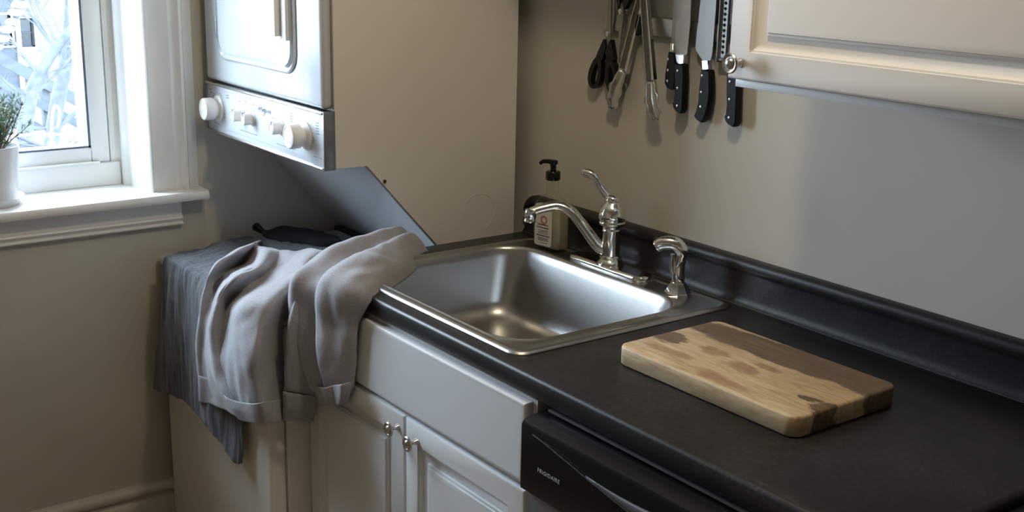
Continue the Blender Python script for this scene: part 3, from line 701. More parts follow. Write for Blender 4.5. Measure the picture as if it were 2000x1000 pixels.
# knife whose blade is behind the wall cabinet's door
k5 = thing('carving_knife', 'black riveted knife handle hanging below the cabinet door', 'knife', (.69, -.02, 1.39), KG)
obj('blade', blade_prism(bmesh.new(), [(.672, 1.403), (.700, 1.401), (.7035, 1.46), (.7035, 1.60), (.695, 1.66), (.680, 1.62), (.672, 1.48)], -.0185, -.0160), 'knife_steel', k5)
obj('bolster', handle_bm([(.674, 1.404), (.700, 1.403), (.702, 1.388), (.674, 1.388)], -.0240, -.0105), 'chrome', k5)
h = obj('handle', handle_bm([(.673, 1.390), (.7020, 1.389), (.7050, 1.365), (.7080, 1.320), (.7100, 1.284), (.7065, 1.2775), (.6990, 1.2745), (.688, 1.2775), (.6790, 1.284), (.6750, 1.292), (.6790, 1.298), (.6800, 1.320), (.6760, 1.350)], -.0275, -.0080), 'knife_handle', k5); rivets(h, ((.686, 1.365), (.688, 1.330), (.690, 1.293)), -.0275)
# scissors hanging by their blades, black loop handles below
def loop_handle(bm, outer, inner, y0, y1):
    n = len(outer)
    rs = [[Vector((x, y, z)) for x, z in poly] for poly, y in ((outer, y1), (outer, y0), (inner, y0), (inner, y1), (outer, y1))]
    loops(bm, rs, False, False); bmesh.ops.remove_doubles(bm, verts=bm.verts, dist=1e-6); return bm
def ell(cx, cz, a, b, rot, n=20, egg=0.0):
    out = []
    for i in range(n):
        t = 2 * PI * i / n; x = a * math.cos(t) * (1 - egg * math.sin(t)); z = b * math.sin(t); out.append((cx + x * math.cos(rot) - z * math.sin(rot), cz + x * math.sin(rot) + z * math.cos(rot)))
    return out
s1 = thing('kitchen_scissors', 'scissors hanging blades up with black loop handles', 'scissors', (.29, -.02, 1.40), KG)
bm = bmesh.new(); blade_prism(bm, [(.293, 1.420), (.309, 1.421), (.3155, 1.47), (.314, 1.58), (.308, 1.59), (.300, 1.50)], -.0172, -.0150)
obj('blade', bm, 'knife_steel', s1)
bm = bmesh.new(); blade_prism(bm, [(.2925, 1.385), (.3000, 1.383), (.3095, 1.420), (.3070, 1.47), (.3025, 1.57), (.2970, 1.58), (.2955, 1.47), (.2925, 1.43)], -.0195, -.0174)
obj('blade', bm, 'knife_steel', s1)
bm = bmesh.new(); lathe(bm, [(.0062, 0), (.0062, .003), (.004, .0042)], (.3005, -.0195, 1.430), (0, -1, 0), 14); obj('pivot_screw', bm, 'trimmetal', s1)
bm = bmesh.new(); loop_handle(bm, ell(.2660, 1.341, .0210, .0390, math.radians(-15), 20, .25), ell(.2655, 1.337, .0095, .0270, math.radians(-15), 20, .25), -.0250, -.0110)
blade_prism(bm, [(.2665, 1.378), (.2765, 1.362), (.2880, 1.372), (.2990, 1.402), (.2935, 1.418), (.2895, 1.418)], -.0240, -.0120); obj('loop_handle', bm, 'black_plastic', s1, 60)
bm = bmesh.new(); loop_handle(bm, ell(.3180, 1.339, .0205, .0390, math.radians(13), 20, .25), ell(.3195, 1.334, .0095, .0265, math.radians(13), 20, .25), -.0225, -.0085)
blade_prism(bm, [(.3005, 1.362), (.3255, 1.375), (.3115, 1.418), (.3065, 1.415), (.2975, 1.385)], -.0215, -.0095); obj('loop_handle', bm, 'black_plastic', s1, 60)
# second scissors, point down
s2 = thing('poultry_shears', 'scissors hanging point down with handles above the bar', 'scissors', (.34, -.03, 1.45), KG)
bm = bmesh.new(); blade_prism(bm, [(.3430, 1.390), (.3460, 1.430), (.3510, 1.470), (.3515, 1.490), (.3440, 1.502), (.3340, 1.494), (.3335, 1.478), (.3370, 1.440)], -.0215, -.0190); obj('blade', bm, 'knife_steel', s2)
bm = bmesh.new(); blade_prism(bm, [(.3485, 1.408), (.3520, 1.440), (.3530, 1.480), (.3450, 1.492), (.3400, 1.480), (.3440, 1.44)], -.0188, -.0166); obj('blade', bm, 'knife_steel', s2)
bm = bmesh.new(); lathe(bm, [(.0065, 0), (.0065, .003), (.0045, .0045)], (.3425, -.0215, 1.4825), (0, -1, 0), 14); obj('pivot_screw', bm, 'trimmetal', s2)
bm = bmesh.new(); blade_prism(bm, [(.3360, 1.486), (.3410, 1.500), (.3330, 1.560), (.3150, 1.565), (.3200, 1.53)], -.0250, -.0120); obj('loop_handle', bm, 'black_plastic', s2)
bm = bmesh.new(); blade_prism(bm, [(.3480, 1.500), (.3550, 1.487), (.3800, 1.520), (.3850, 1.560), (.3620, 1.560)], -.0250, -.0120); obj('loop_handle', bm, 'black_plastic', s2)
# tongs spread open, two channel-shaped arms with scalloped ends
tg = thing('steel_tongs', 'open steel tongs with scalloped tips spread wide', 'tongs', (.42, -.03, 1.45), KG)
def arm(top, mid, tip, w, d, flip, y):
    T, Mi, P = [Vector(q) for q in (top, mid, tip)]
    bm = bmesh.new(); rs = []
    pts = crom([T, T.lerp(Mi, .5), Mi], 5)
    ax = (Mi - T).normalized(); u = Vector((ax.z, 0, -ax.x)).normalized() * (1 if True else -1)
    for i, p in enumerate(pts):
        ww = w * (.85 + .25 * i / len(pts)); f = Vector((0, -d, 0)); t = .0016
        rs.append([p - u * ww, p - u * ww + f, p - u * (ww - t) + f, p - u * (ww - t) + Vector((0, -t, 0)), p + u * (ww - t) + Vector((0, -t, 0)), p + u * (ww - t) + f, p + u * ww + f, p + u * ww])
    loops(bm, rs); a = obj('arm', bm, 'tong_steel', tg, 30)
    bm = bmesh.new(); L = (P - Mi).length; ax = (P - Mi).normalized(); u = Vector((ax.z, 0, -ax.x)); n = 13; rows = []
    for i in range(n):
        s = i / (n - 1); base_w = w * (1.0 + .75 * math.sin(min(1, s * 1.35) * PI * .62)) * (1 - .55 * max(0, (s - .78) / .22) ** 2)
        sc_ = 1 + .11 * (1 if i % 4 in (1, 2) else -1) * (1 if s > .2 else 0)
        c = Mi + ax * L * s; row = []
        for k in range(7):
            q = (k - 3) / 3; row.append(c + u * q * base_w * sc_ + Vector((0, -d * (.25 + .75 * (q * q)) * (1 - .3 * s) - .004 * math.sin(s * PI), 0)))
        rows.append(row)
    loops(bm, rows, False, False, False); e = obj('scalloped_tip', bm, 'tong_steel', a, 180); m_ = e.modifiers.new('thick', 'SOLIDIFY'); m_.thickness = .0012
arm((.420, -.016, 1.560), (.3625, -.018, 1.352), (.3300, -.021, 1.265), .0125, .010, 0, 0)
arm((.420, -.027, 1.560), (.4655, -.030, 1.345), (.4915, -.033, 1.262), .0120, .010, 1, 0)
bm = bmesh.new(); bx(bm, .405, .437, -.038, -.016, 1.545, 1.585, .004); obj('hinge', bm, 'tong_steel', tg)
# small dark tool between the tongs' arms
ns = thing('kitchen_tool', 'small black tool on the bar between the open tongs', 'tool', (.404, -.02, 1.45), KG)
obj('tool_body', handle_bm([(.395, 1.432), (.412, 1.440), (.4165, 1.462), (.409, 1.484), (.398, 1.478), (.392, 1.455)], -.0250, -.0140), 'knife_handle', ns)

# ------------------------------------------------------------------ rosemary on the stool
SX, SYy, SZ = -.722, -1.122, .968
tag_s = obj('plant_saucer', lathe(bmesh.new(), [(.060, 0), (.063, .001), (.0745, .018), (.0765, .0215), (.0745, .0220), (.071, .0195), (.061, .006), (.01, .005)], (SX, SYy, SZ), n=40), 'pot'); tag(tag_s, 'white ceramic saucer under the plant pot', 'saucer')
ps = thing('plant_pot', 'white ceramic pot of soil standing on a saucer', 'plant pot', (SX, SYy, SZ + .006))
obj('pot_wall', lathe(bmesh.new(), [(.056, .0), (.060, .003), (.073, .136), (.0735, .141), (.0715, .1425), (.069, .140), (.066, .105)], (SX, SYy, SZ + .006), n=40), 'pot', ps)
obj('soil', lathe(bmesh.new(), [(.066, .104), (.0685, .120), (.05, .125), (.02, .124)], (SX, SYy, SZ + .006), n=24), 'soil', ps)
rm = thing('rosemary', 'bushy green rosemary growing in the white pot', 'plant', (SX, SYy, SZ + .12))
bms = bmesh.new(); needles = []
rnd = random.Random(5)
for s in range(74):
    a = rnd.uniform(0, 2 * PI); r0 = rnd.uniform(0, .04); L = rnd.uniform(.06, .15); lean = rnd.uniform(.1, 1.05)
    p = Vector((SX + r0 * math.cos(a), SYy + r0 * math.sin(a), SZ + .130)); d = Vector((math.cos(a) * lean, math.sin(a) * lean, 1)).normalized(); pts = [p.copy()]
    for k in range(7):
        d = (d + Vector((rnd.uniform(-.16, .16), rnd.uniform(-.16, .16), rnd.uniform(-.02, .10)))).normalized(); p = p + d * L / 7; pts.append(p.copy())
        if k > 0:
            for q in range(7):
                nd = (d * rnd.uniform(.25, .9) + Vector((rnd.uniform(-1, 1), rnd.uniform(-1, 1), rnd.uniform(-.5, .8))).normalized() * .8).normalized()
                needles.append((p - d * rnd.uniform(0, L / 7), nd, rnd.uniform(.013, .024)))
    for q in range(6):
        nd = (d + Vector((rnd.uniform(-1, 1), rnd.uniform(-1, 1), rnd.uniform(-.3, .6))) * .6).normalized(); needles.append((p, nd, rnd.uniform(.010, .018)))
    tube(bms, pts, [.0018] * 5 + [.0013] * 3, 5)
obj('stems', bms, 'stem', rm, kind='stuff')
bm = bmesh.new()
for p, d, L in needles:
    u = d.orthogonal().normalized() * .0011; w = d.cross(u).normalized() * .0007; m_ = p + d * L * .5
    v = [bm.verts.new(q) for q in (p, m_ + u, m_ + w, m_ - u, p + d * L)]
    for f in ((0, 1, 2), (0, 2, 3), (0, 3, 1), (4, 2, 1), (4, 3, 2), (4, 1, 3)): bm.faces.new([v[i] for i in f])
obj('needles', bm, 'rosemary', rm, 30, kind='stuff')

# ------------------------------------------------------------------ outdoors, seen through the window
M['xbrick'] = None
def mk_brick():
    m, nt, b = new_mat('pale_brick_facade')
    v = coords(nt); br = nt.nodes.new('ShaderNodeTexBrick')
    mp = nt.nodes.new('ShaderNodeMapping'); mp.inputs['Rotation'].default_value = (math.radians(90), 0, math.radians(90)); link(nt, v, mp.inputs['Vector'])
    br.inputs['Scale'].default_value = 1.0; br.inputs['Brick Width'].default_value = .42; br.inputs['Row Height'].default_value = .15; br.inputs['Mortar Size'].default_value = .02
    br.inputs['Color1'].default_value = (.140, .112, .100, 1); br.inputs['Color2'].default_value = (.118, .100, .092, 1); br.inputs['Mortar'].default_value = (.080, .074, .073, 1)
    sep = nt.nodes.new('ShaderNodeSeparateXYZ'); cmb = nt.nodes.new('ShaderNodeCombineXYZ'); link(nt, v, sep.inputs[0])
    link(nt, sep.outputs['Y'], cmb.inputs['X']); link(nt, sep.outputs['Z'], cmb.inputs['Y']); link(nt, cmb.outputs[0], br.inputs['Vector'])
    link(nt, br.outputs['Color'], b.inputs['Base Color']); b.inputs['Roughness'].default_value = .9
    return m
M['xbrick'] = mk_brick()
M['xstone'] = basic('pale_stone', (.17, .165, .16), .9, var=.1, scale=.6)
M['xgrey'] = basic('weathered_siding', (.030, .037, .046), .9, var=.15, scale=1.2, stretch=(1, .3, 6))
M['xglass'] = basic('far_window_glass', (.016, .02, .027), .15, var=.3, scale=2)
M['xwood'] = basic('weathered_deck_wood', (.032, .040, .048), .85, var=.25, scale=9, stretch=(1, .2, 1))
M['xbark'] = basic('bare_tree_bark', (.030, .035, .041), .9, var=.35, scale=14)
M['xtwig'] = basic('bare_twigs', (.036, .041, .047), .9, var=.3, scale=9)
M['xsnow'] = basic('snow_cover', (.13, .13, .13), .85, var=.06, scale=1.5)
M['xwhite'] = basic('white_painted_metal', (.17, .175, .18), .5, var=.05)
M['xdark'] = basic('dark_railing', (.014, .018, .026), .6, var=.2)

struct('ground', box(-140, -1.4, -70, 110, -7.3, -7.0), 'xsnow')
b1 = thing('brick_building', 'pale brick building across the yard beyond the window', 'building', (-62, 20, -7))
def hole_wall(bm, x0, x1, y0, y1, z0, z1, wins):
    """a wall slab with real rectangular openings, laid up as courses between them"""
    ys = sorted({y0, y1, *[w[0] for w in wins], *[w[1] for w in wins]}); zs = sorted({z0, z1, *[w[2] for w in wins], *[w[3] for w in wins]})
    for a, b_ in zip(ys, ys[1:]):
        for c, d in zip(zs, zs[1:]):
            if not any(w[0] < (a + b_) / 2 < w[1] and w[2] < (c + d) / 2 < w[3] for w in wins): bx(bm, x0, x1, a, b_, c, d)
wins = [(14.02, 14.75, -4.25, -2.85), (14.02, 14.75, -.6, 1.1), (16.35, 17.05, -3.9, -2.3), (19.6, 20.3, -3.9, -2.3), (16.35, 17.05, -.6, 1.1), (19.6, 20.3, -.6, 1.1), (22.8, 23.5, -3.9, -2.3)]
bm = bmesh.new(); hole_wall(bm, -62, -60, 12.9, 30, -7, 7, wins); obj('wall', bm, 'xbrick', b1)
for (a, b_, c, d) in wins:
    bm = bmesh.new(); w = .07
    bx(bm, -60.35, -60.15, a, a + w, c, d); bx(bm, -60.35, -60.15, b_ - w, b_, c, d); bx(bm, -60.35, -60.15, a, b_, c, c + w); bx(bm, -60.35, -60.15, a, b_, d - w, d); bx(bm, -60.33, -60.17, a, b_, (c + d) / 2 - .03, (c + d) / 2 + .03)
    f = obj('window', bm, 'xdark', b1); obj('pane', box(-60.30, -60.27, a + w, b_ - w, c + w, d - w), 'xglass', f)
    obj('window_ledge', box(-60.1, -59.8, a - .12, b_ + .12, c - .16, c), 'xstone', b1)
obj('band_course', box(-60.1, -59.85, 13.6, 30, -1.95 + .75, -1.65 + .75), 'xstone', b1)
obj('parapet', box(-62.1, -59.8, 12.8, 30.1, 7, 7.4), 'xstone', b1)
bm = bmesh.new(); bx(bm, -60, -59.2, 13.75, 14.75, -5.6, -4.42, .03); by_ = obj('bay_panel', bm, 'xstone', b1)
bm = bmesh.new(); [bx(bm, -59.21, -59.18, 13.95 + i * .075, 13.99 + i * .075, -5.28, -5.12) for i in range(8)]; obj('vent_slots', bm, 'xdark', by_, kind='stuff')
b2 = thing('grey_house', 'grey sided house left of the brick building', 'house', (-52, 8, -7))
wins = [(11.1, 11.7, -3.4, -2.1), (8.0, 8.8, -2.6, -.9), (4.5, 5.3, -2.6, -.9)]
bm = bmesh.new(); hole_wall(bm, -54, -52, -6, 12.0, -7, 4, wins); obj('wall', bm, 'xgrey', b2)
for (a, b_, c, d) in wins:
    bm = bmesh.new(); w = .09
    bx(bm, -52.25, -51.95, a - w, a, c - w, d + w); bx(bm, -52.25, -51.95, b_, b_ + w, c - w, d + w); bx(bm, -52.25, -51.95, a, b_, c - w, c); bx(bm, -52.25, -51.95, a, b_, d, d + w)
    f = obj('window', bm, 'xwhite', b2); obj('pane', box(-52.3, -52.25, a, b_, c, d), 'xglass', f)
obj('corner_board', box(-52.05, -51.9, 11.85, 12.05, -7, 4), 'xwhite', b2)
obj('eave', box(-54.3, -51.5, -6.3, 12.3, 4, 4.3), 'xwhite', b2)

# stairs with sloping rails, and posts
st = thing('outdoor_stair', 'grey wooden stair rails sloping down across the yard', 'stairs', (-14, 2.7, -7))
def slope(bm, x, ya, za, yb, zb_, h, t=.06):
    prism(bm, [(ya, za), (yb, zb_), (yb, zb_ - h), (ya, za - h)], x - t, x + t, 'yz')
for (ya, za, yb, zb_, h) in ((1.6, .36, 3.9, -1.12, .17), (1.6, .02, 3.9, -1.46, .13), (1.6, -.30, 3.9, -1.85, .22)):
    bm = bmesh.new(); slope(bm, -14, ya, za, yb, zb_, h); obj('stair_rail', bm, 'xwood', st)
for y in (2.02, 2.62, 3.22, 3.7):
    z = .36 - (y - 1.6) * .643; obj('post', box(-14.1, -13.98, y - .05, y + .05, -7, z + .05), 'xwood', st)
pr_ = thing('shed_roof', 'snowy low shed roof below the window beyond the rails', 'roof', (-11, 2.2, -7))
bm = bmesh.new(); prism(bm, [(-12.6, -.78), (-9.4, -1.30), (-9.4, -1.40), (-12.6, -.90)], .2, 5.0, 'xz'); obj('roof_deck', bm, 'xsnow', pr_)
bm = bmesh.new(); bx(bm, -12.4, -9.6, .4, 4.8, -7, -1.35); obj('shed_wall', bm, 'xgrey', pr_)
bm = bmesh.new(); bx(bm, -9.42, -9.3, .2, 5, -1.45, -1.28); obj('fascia', bm, 'xwood', pr_)

def branchy(bm, p, d, L, r, depth, rnd, spread=.55):
    pts = [p.copy()]; n = 5
    for k in range(n):
        d = (d + Vector((rnd.uniform(-.12, .12), rnd.uniform(-.22, .22), rnd.uniform(-.08, .16)))).normalized(); p = p + d * L / n; pts.append(p.copy())
    tube(bm, pts, [r * (1 - .5 * i / n) for i in range(n + 1)], 6 if r > .02 else 4)
    if depth:
        for k in range(1, n + 1):
            for q in range(2 if k > 1 else 1):
                nd = (d + Vector((rnd.uniform(-spread, spread) * .6, rnd.uniform(-1, 1) * spread * 1.5, rnd.uniform(-.4, .9) * spread))).normalized()
                branchy(bm, pts[k], nd, L * rnd.uniform(.42, .7), r * .45 * (1 - .08 * k), depth - 1, rnd, spread)
def tree(label, base, pts, rad, limbs, seed):
    t = thing('bare_tree', label, 'tree', base); rnd = random.Random(seed)
    bm = bmesh.new(); tube(bm, pts, rad, 9, 4); obj('trunk', bm, 'xbark', t)
    bm = bmesh.new()
    for i, L, dy, dz, r in limbs:
        branchy(bm, Vector(pts[i]), Vector((rnd.uniform(-.2, .2), dy, dz)).normalized(), L, r, 2, rnd)
    obj('branches', bm, 'xtwig', t, kind='stuff')
tree('slim bare tree leaning to the right outside the glass', (-9, .8, -7), [(-9, .55, -7), (-9, .80, -3), (-9, 1.00, -.6), (-9, 1.13, .11), (-9, 1.22, .31), (-9, 1.40, .57), (-9, 1.55, .72), (-9, 1.70, .86), (-9, 1.95, 1.25), (-9, 2.1, 2.2)], [.17, .13, .085, .060, .055, .048, .043, .038, .03, .012],
     [(3, .9, .8, .5, .020), (4, .8, -.5, .8, .018), (4, .9, 1.0, .1, .016), (5, .9, .9, -.05, .016), (5, .8, -.3, .9, .016), (6, .9, .8, .5, .016), (6, .7, 1., .15, .014), (7, .8, .3, 1, .016), (7, .8, 1, .4, .014), (3, .7, -.9, .5, .014), (2, .9, .8, .35, .016), (2, .9, -.8, .6, .016)], 3)
tree('thick pale bare trunk rising at the right of the glass', (-10.5, 1.5, -7), [(-10.5, 1.35, -7), (-10.5, 1.5, -2.0), (-10.5, 1.72, -.45), (-10.5, 1.90, .25), (-10.5, 2.0, .9), (-10.5, 2.1, 2.4)], [.15, .12, .080, .070, .060, .03],
     [(2, 1.2, .7, .6, .03), (3, 1.1, -.7, .8, .025), (3, 1.1, .9, .5, .025), (4, 1.1, -.6, .9, .022), (2, 1.0, -.9, .25, .02), (4, 1.1, -.9, .3, .02)], 11)
# snow laden branch at the upper left of the glass
sbn = thing('snowy_branch', 'drooping branch with white lumps of snow outside', 'branch', (-8, .75, .8))
bm = bmesh.new(); tube(bm, [(-8, .98, 1.5), (-8, .90, 1.14), (-8, .81, .90), (-8, .73, .77), (-8, .64, .62), (-8, .45, .40)], [.03, .026, .022, .018, .014, .008], 7, 4); obj('branch', bm, 'xbark', sbn)
for i, (y, z, r) in enumerate(((.905, 1.12, .050), (.875, 1.055, .058), (.845, .985, .062), (.812, .925, .060), (.775, .850, .055), (.735, .790, .058), (.690, .715, .050), (.655, .650, .040))):
    bm = bmesh.new(); bmesh.ops.create_icosphere(bm, subdivisions=2, radius=r)
    for v in bm.verts: v.co = Vector((v.co.x * .8, v.co.y * 1.1, v.co.z * .6)) * (1 + .22 * mnoise.noise(v.co * 22 + Vector((i * 3, 0, 0)))) + Vector((-7.99, y, z + .02))
    obj('snow_clump', bm, 'xsnow', sbn)
# balcony rails close to the window
rl = thing('balcony_rail', 'pale rail and dark bars just outside the window', 'railing', (-6, .5, -1))
bm = bmesh.new(); tube(bm, [(-6, .0, .275), (-6, .45, .262), (-6, .95, .190)], .010, 8); obj('top_rail', bm, 'xwhite', rl)
for ya, za, yb, zb_, r in ((.10, .34, .62, .06, .014), (.20, .22, .95, .03, .012), (.0, .20, .70, .16, .008), (.05, .12, .9, .11, .012)):
    bm = bmesh.new(); tube(bm, [(-6.05, ya, za), (-6.05, yb, zb_)], r, 6); obj('bar', bm, 'xdark', rl)
for y in (-.1, 1.0):
    bm = bmesh.new(); tube(bm, [(-6.03, y, -7), (-6.03, y, .36)], .018, 6); obj('post', bm, 'xdark', rl)
gs = thing('garden_hose', 'white hose looped over a post outside the window', 'hose', (-5.95, .48, .1))
bm = bmesh.new(); tube(bm, [(-5.95, .445, .02), (-5.95, .450, .18), (-5.95, .462, .30), (-5.95, .478, .41), (-5.95, .500, .455), (-5.95, .522, .425), (-5.95, .515, .36), (-5.95, .500, .31)], .010, 7, 5); obj('hose', bm, 'xwhite', gs)
bm = bmesh.new()
for k in range(5): lathe(bm, [(.01, 0), (.03, .012), (.012, .03)], (-5.95, .448 + .002 * k, .06 + k * .045), n=8)
lathe(bm, [(.02, -7), (.02, .06)], (-5.95, .447, 0), n=8); obj('post', bm, 'xwhite', gs)

# ------------------------------------------------------------------ garments on the washer
G_SLEEVE_L = [[(-0.557,-0.49,0.818),(-0.541,-0.507,0.818),(-0.516,-0.517,0.818),(-0.467,-0.509,0.818),(-0.421,-0.493,0.818)],[(-0.544,-0.495,0.83),(-0.333,-0.6,0.885),(-0.327,-0.602,0.88),(-0.267,-0.601,0.884),(-0.279,-0.56,0.868)],[(-0.474,-0.586,0.83),(-0.267,-0.69,0.885),(-0.374,-0.62,0.824),(-0.152,-0.676,0.882),(-0.191,-0.638,0.848)],[(-0.378,-0.678,0.825),(-0.233,-0.754,0.868),(-0.305,-0.696,0.824),(-0.085,-0.759,0.886),(-0.125,-0.72,0.842)],[(-0.306,-0.745,0.785),(-0.256,-0.772,0.811),(-0.237,-0.752,0.803),(-0.113,-0.788,0.841),(-0.151,-0.756,0.802)],[(-0.35,-0.744,0.703),(-0.272,-0.782,0.738),(-0.242,-0.772,0.742),(-0.126,-0.805,0.776),(-0.135,-0.78,0.75)],[(-0.37,-0.744,0.617),(-0.28,-0.785,0.658),(-0.246,-0.778,0.664),(-0.13,-0.812,0.702),(-0.102,-0.797,0.689)],[(-0.367,-0.746,0.545),(-0.288,-0.782,0.578),(-0.241,-0.776,0.59),(-0.101,-0.812,0.636),(-0.049,-0.8,0.635)],[(-0.359,-0.748,0.485),(-0.294,-0.78,0.511),(-0.235,-0.776,0.528),(-0.01,-0.8,0.573),(0.021,-0.794,0.576)]]
G_BODY = [[(-0.467,-0.509,0.818),(-0.421,-0.493,0.818),(-0.381,-0.478,0.818),(-0.402,-0.423,0.818),(-0.362,-0.408,0.818),(-0.32,-0.409,0.818)],[(-0.267,-0.601,0.884),(-0.279,-0.56,0.868),(-0.2,-0.565,0.88),(-0.152,-0.548,0.9),(-0.116,-0.534,0.9),(-0.143,-0.501,0.88)],[(-0.152,-0.676,0.882),(-0.191,-0.638,0.848),(-0.146,-0.627,0.866),(-0.067,-0.611,0.895),(-0.049,-0.598,0.885),(-0.079,-0.562,0.86)],[(-0.085,-0.759,0.886),(-0.125,-0.72,0.842),(-0.077,-0.694,0.856),(0.013,-0.678,0.888),(0.047,-0.675,0.878),(0.041,-0.65,0.855)],[(-0.113,-0.788,0.841),(-0.151,-0.756,0.802),(0.005,-0.776,0.846),(0.051,-0.728,0.862),(0.013,-0.68,0.82),(0.018,-0.655,0.808)],[(-0.126,-0.805,0.776),(-0.135,-0.78,0.75),(0.004,-0.797,0.793),(0.067,-0.766,0.823),(-0.006,-0.69,0.768),(-0.008,-0.66,0.752)],[(-0.13,-0.812,0.702),(-0.102,-0.797,0.689),(0.017,-0.808,0.727),(0.087,-0.792,0.757),(0.006,-0.705,0.703),(-0.026,-0.665,0.679)],[(-0.101,-0.812,0.636),(-0.049,-0.8,0.635),(0.05,-0.806,0.668),(0.084,-0.785,0.678),(0.025,-0.715,0.647),(-0.008,-0.675,0.628)],[(-0.01,-0.8,0.573),(0.021,-0.794,0.576),(0.065,-0.788,0.589),(0.084,-0.772,0.593),(0.036,-0.715,0.567),(0.008,-0.68,0.551)]]
G_SLEEVE_R = [[(0.003,-0.361,0.9),(-0.009,-0.367,0.93),(0.004,-0.36,0.939),(0.019,-0.353,0.919),(0.032,-0.347,0.928),(0.046,-0.339,0.916),(0.057,-0.334,0.9),(0.069,-0.328,0.87)],[(-0.009,-0.381,0.925),(-0.021,-0.387,0.955),(-0.008,-0.38,0.964),(0.007,-0.373,0.944),(0.02,-0.367,0.953),(0.034,-0.359,0.941),(0.045,-0.354,0.925),(0.057,-0.348,0.895)],[(-0.028,-0.468,0.905),(-0.04,-0.474,0.935),(-0.003,-0.471,0.957),(0.038,-0.468,0.934),(0.075,-0.465,0.956),(0.115,-0.462,0.944),(0.145,-0.46,0.925),(0.157,-0.454,0.895)],[(0.019,-0.584,0.895),(0.007,-0.59,0.925),(0.052,-0.587,0.956),(0.102,-0.583,0.93),(0.147,-0.579,0.961),(0.196,-0.576,0.95),(0.232,-0.573,0.928),(0.244,-0.567,0.898)],[(0.075,-0.676,0.88),(0.065,-0.696,0.9),(0.105,-0.707,0.924),(0.16,-0.681,0.913),(0.2,-0.692,0.938),(0.253,-0.675,0.936),(0.293,-0.655,0.926),(0.303,-0.635,0.906)],[(0.072,-0.655,0.813),(0.052,-0.69,0.823),(0.092,-0.708,0.827),(0.145,-0.681,0.832),(0.185,-0.699,0.837),(0.237,-0.682,0.841),(0.276,-0.66,0.845),(0.264,-0.648,0.835)],[(0.095,-0.65,0.735),(0.075,-0.685,0.745),(0.108,-0.704,0.751),(0.154,-0.678,0.757),(0.187,-0.697,0.763),(0.231,-0.682,0.769),(0.265,-0.66,0.774),(0.253,-0.648,0.764)],[(0.122,-0.637,0.656),(0.102,-0.672,0.666),(0.128,-0.687,0.676),(0.164,-0.669,0.686),(0.19,-0.684,0.696),(0.225,-0.673,0.706),(0.251,-0.658,0.714),(0.239,-0.646,0.704)],[(0.126,-0.633,0.642),(0.106,-0.668,0.652),(0.13,-0.681,0.66),(0.162,-0.665,0.668),(0.186,-0.678,0.676),(0.216,-0.669,0.684),(0.24,-0.656,0.69),(0.228,-0.644,0.68)]]
G_UNDER = [[(0.058,-0.672,0.904),(0.124,-0.7,0.924),(0.098,-0.665,0.907),(0.108,-0.652,0.902)],[(0.03,-0.67,0.837),(0.108,-0.712,0.865),(0.09,-0.675,0.854),(0.104,-0.655,0.849)],[(0.011,-0.67,0.772),(0.103,-0.722,0.807),(0.092,-0.685,0.791),(0.111,-0.66,0.786)],[(-0.005,-0.672,0.693),(0.089,-0.727,0.739),(0.099,-0.695,0.724),(0.118,-0.66,0.717)],[(-0.018,-0.676,0.607),(0.071,-0.727,0.648),(0.092,-0.7,0.642),(0.095,-0.655,0.629)]]
G_UNDER_CUFF = [[(-0.018,-0.676,0.61),(0.077,-0.731,0.653),(0.1,-0.704,0.648),(0.095,-0.655,0.632)],[(-0.02,-0.676,0.57),(0.073,-0.729,0.614),(0.091,-0.702,0.608),(0.081,-0.655,0.593)],[(-0.022,-0.676,0.54),(0.057,-0.725,0.576),(0.076,-0.698,0.572),(0.067,-0.655,0.56)]]
G_CUFF_L = [[(-0.354,-0.744,0.555),(-0.28,-0.786,0.588),(-0.229,-0.783,0.597),(-0.168,-0.78,0.607),(-0.153,-0.765,0.603)],[(-0.359,-0.744,0.517),(-0.281,-0.786,0.552),(-0.236,-0.782,0.561),(-0.171,-0.78,0.576),(-0.14,-0.765,0.578)],[(-0.357,-0.746,0.486),(-0.292,-0.782,0.514),(-0.245,-0.78,0.525),(-0.173,-0.778,0.548),(-0.128,-0.765,0.557)]]
G_CUFF_R = [[(0.097,-0.652,0.65),(0.115,-0.676,0.668),(0.2,-0.696,0.695),(0.224,-0.684,0.706),(0.272,-0.69,0.725),(0.26,-0.664,0.72),(0.225,-0.65,0.701)],[(0.104,-0.652,0.631),(0.125,-0.674,0.647),(0.201,-0.692,0.67),(0.224,-0.682,0.678),(0.264,-0.686,0.695),(0.251,-0.662,0.691),(0.22,-0.65,0.676)],[(0.12,-0.653,0.621),(0.138,-0.67,0.63),(0.194,-0.684,0.646),(0.218,-0.678,0.654),(0.247,-0.68,0.668),(0.235,-0.66,0.663),(0.205,-0.65,0.653)]]
G_HEM = [[(-0.093,-0.804,0.613),(-0.04,-0.817,0.619),(0.007,-0.808,0.622),(0.087,-0.808,0.645),(0.106,-0.789,0.651),(0.045,-0.723,0.623)],[(-0.06,-0.802,0.593),(-0.018,-0.815,0.599),(0.029,-0.805,0.605),(0.087,-0.803,0.62),(0.109,-0.785,0.627),(0.047,-0.722,0.599)],[(-0.029,-0.794,0.572),(0.006,-0.807,0.578),(0.038,-0.799,0.581),(0.084,-0.795,0.594),(0.102,-0.779,0.598),(0.049,-0.72,0.57)]]
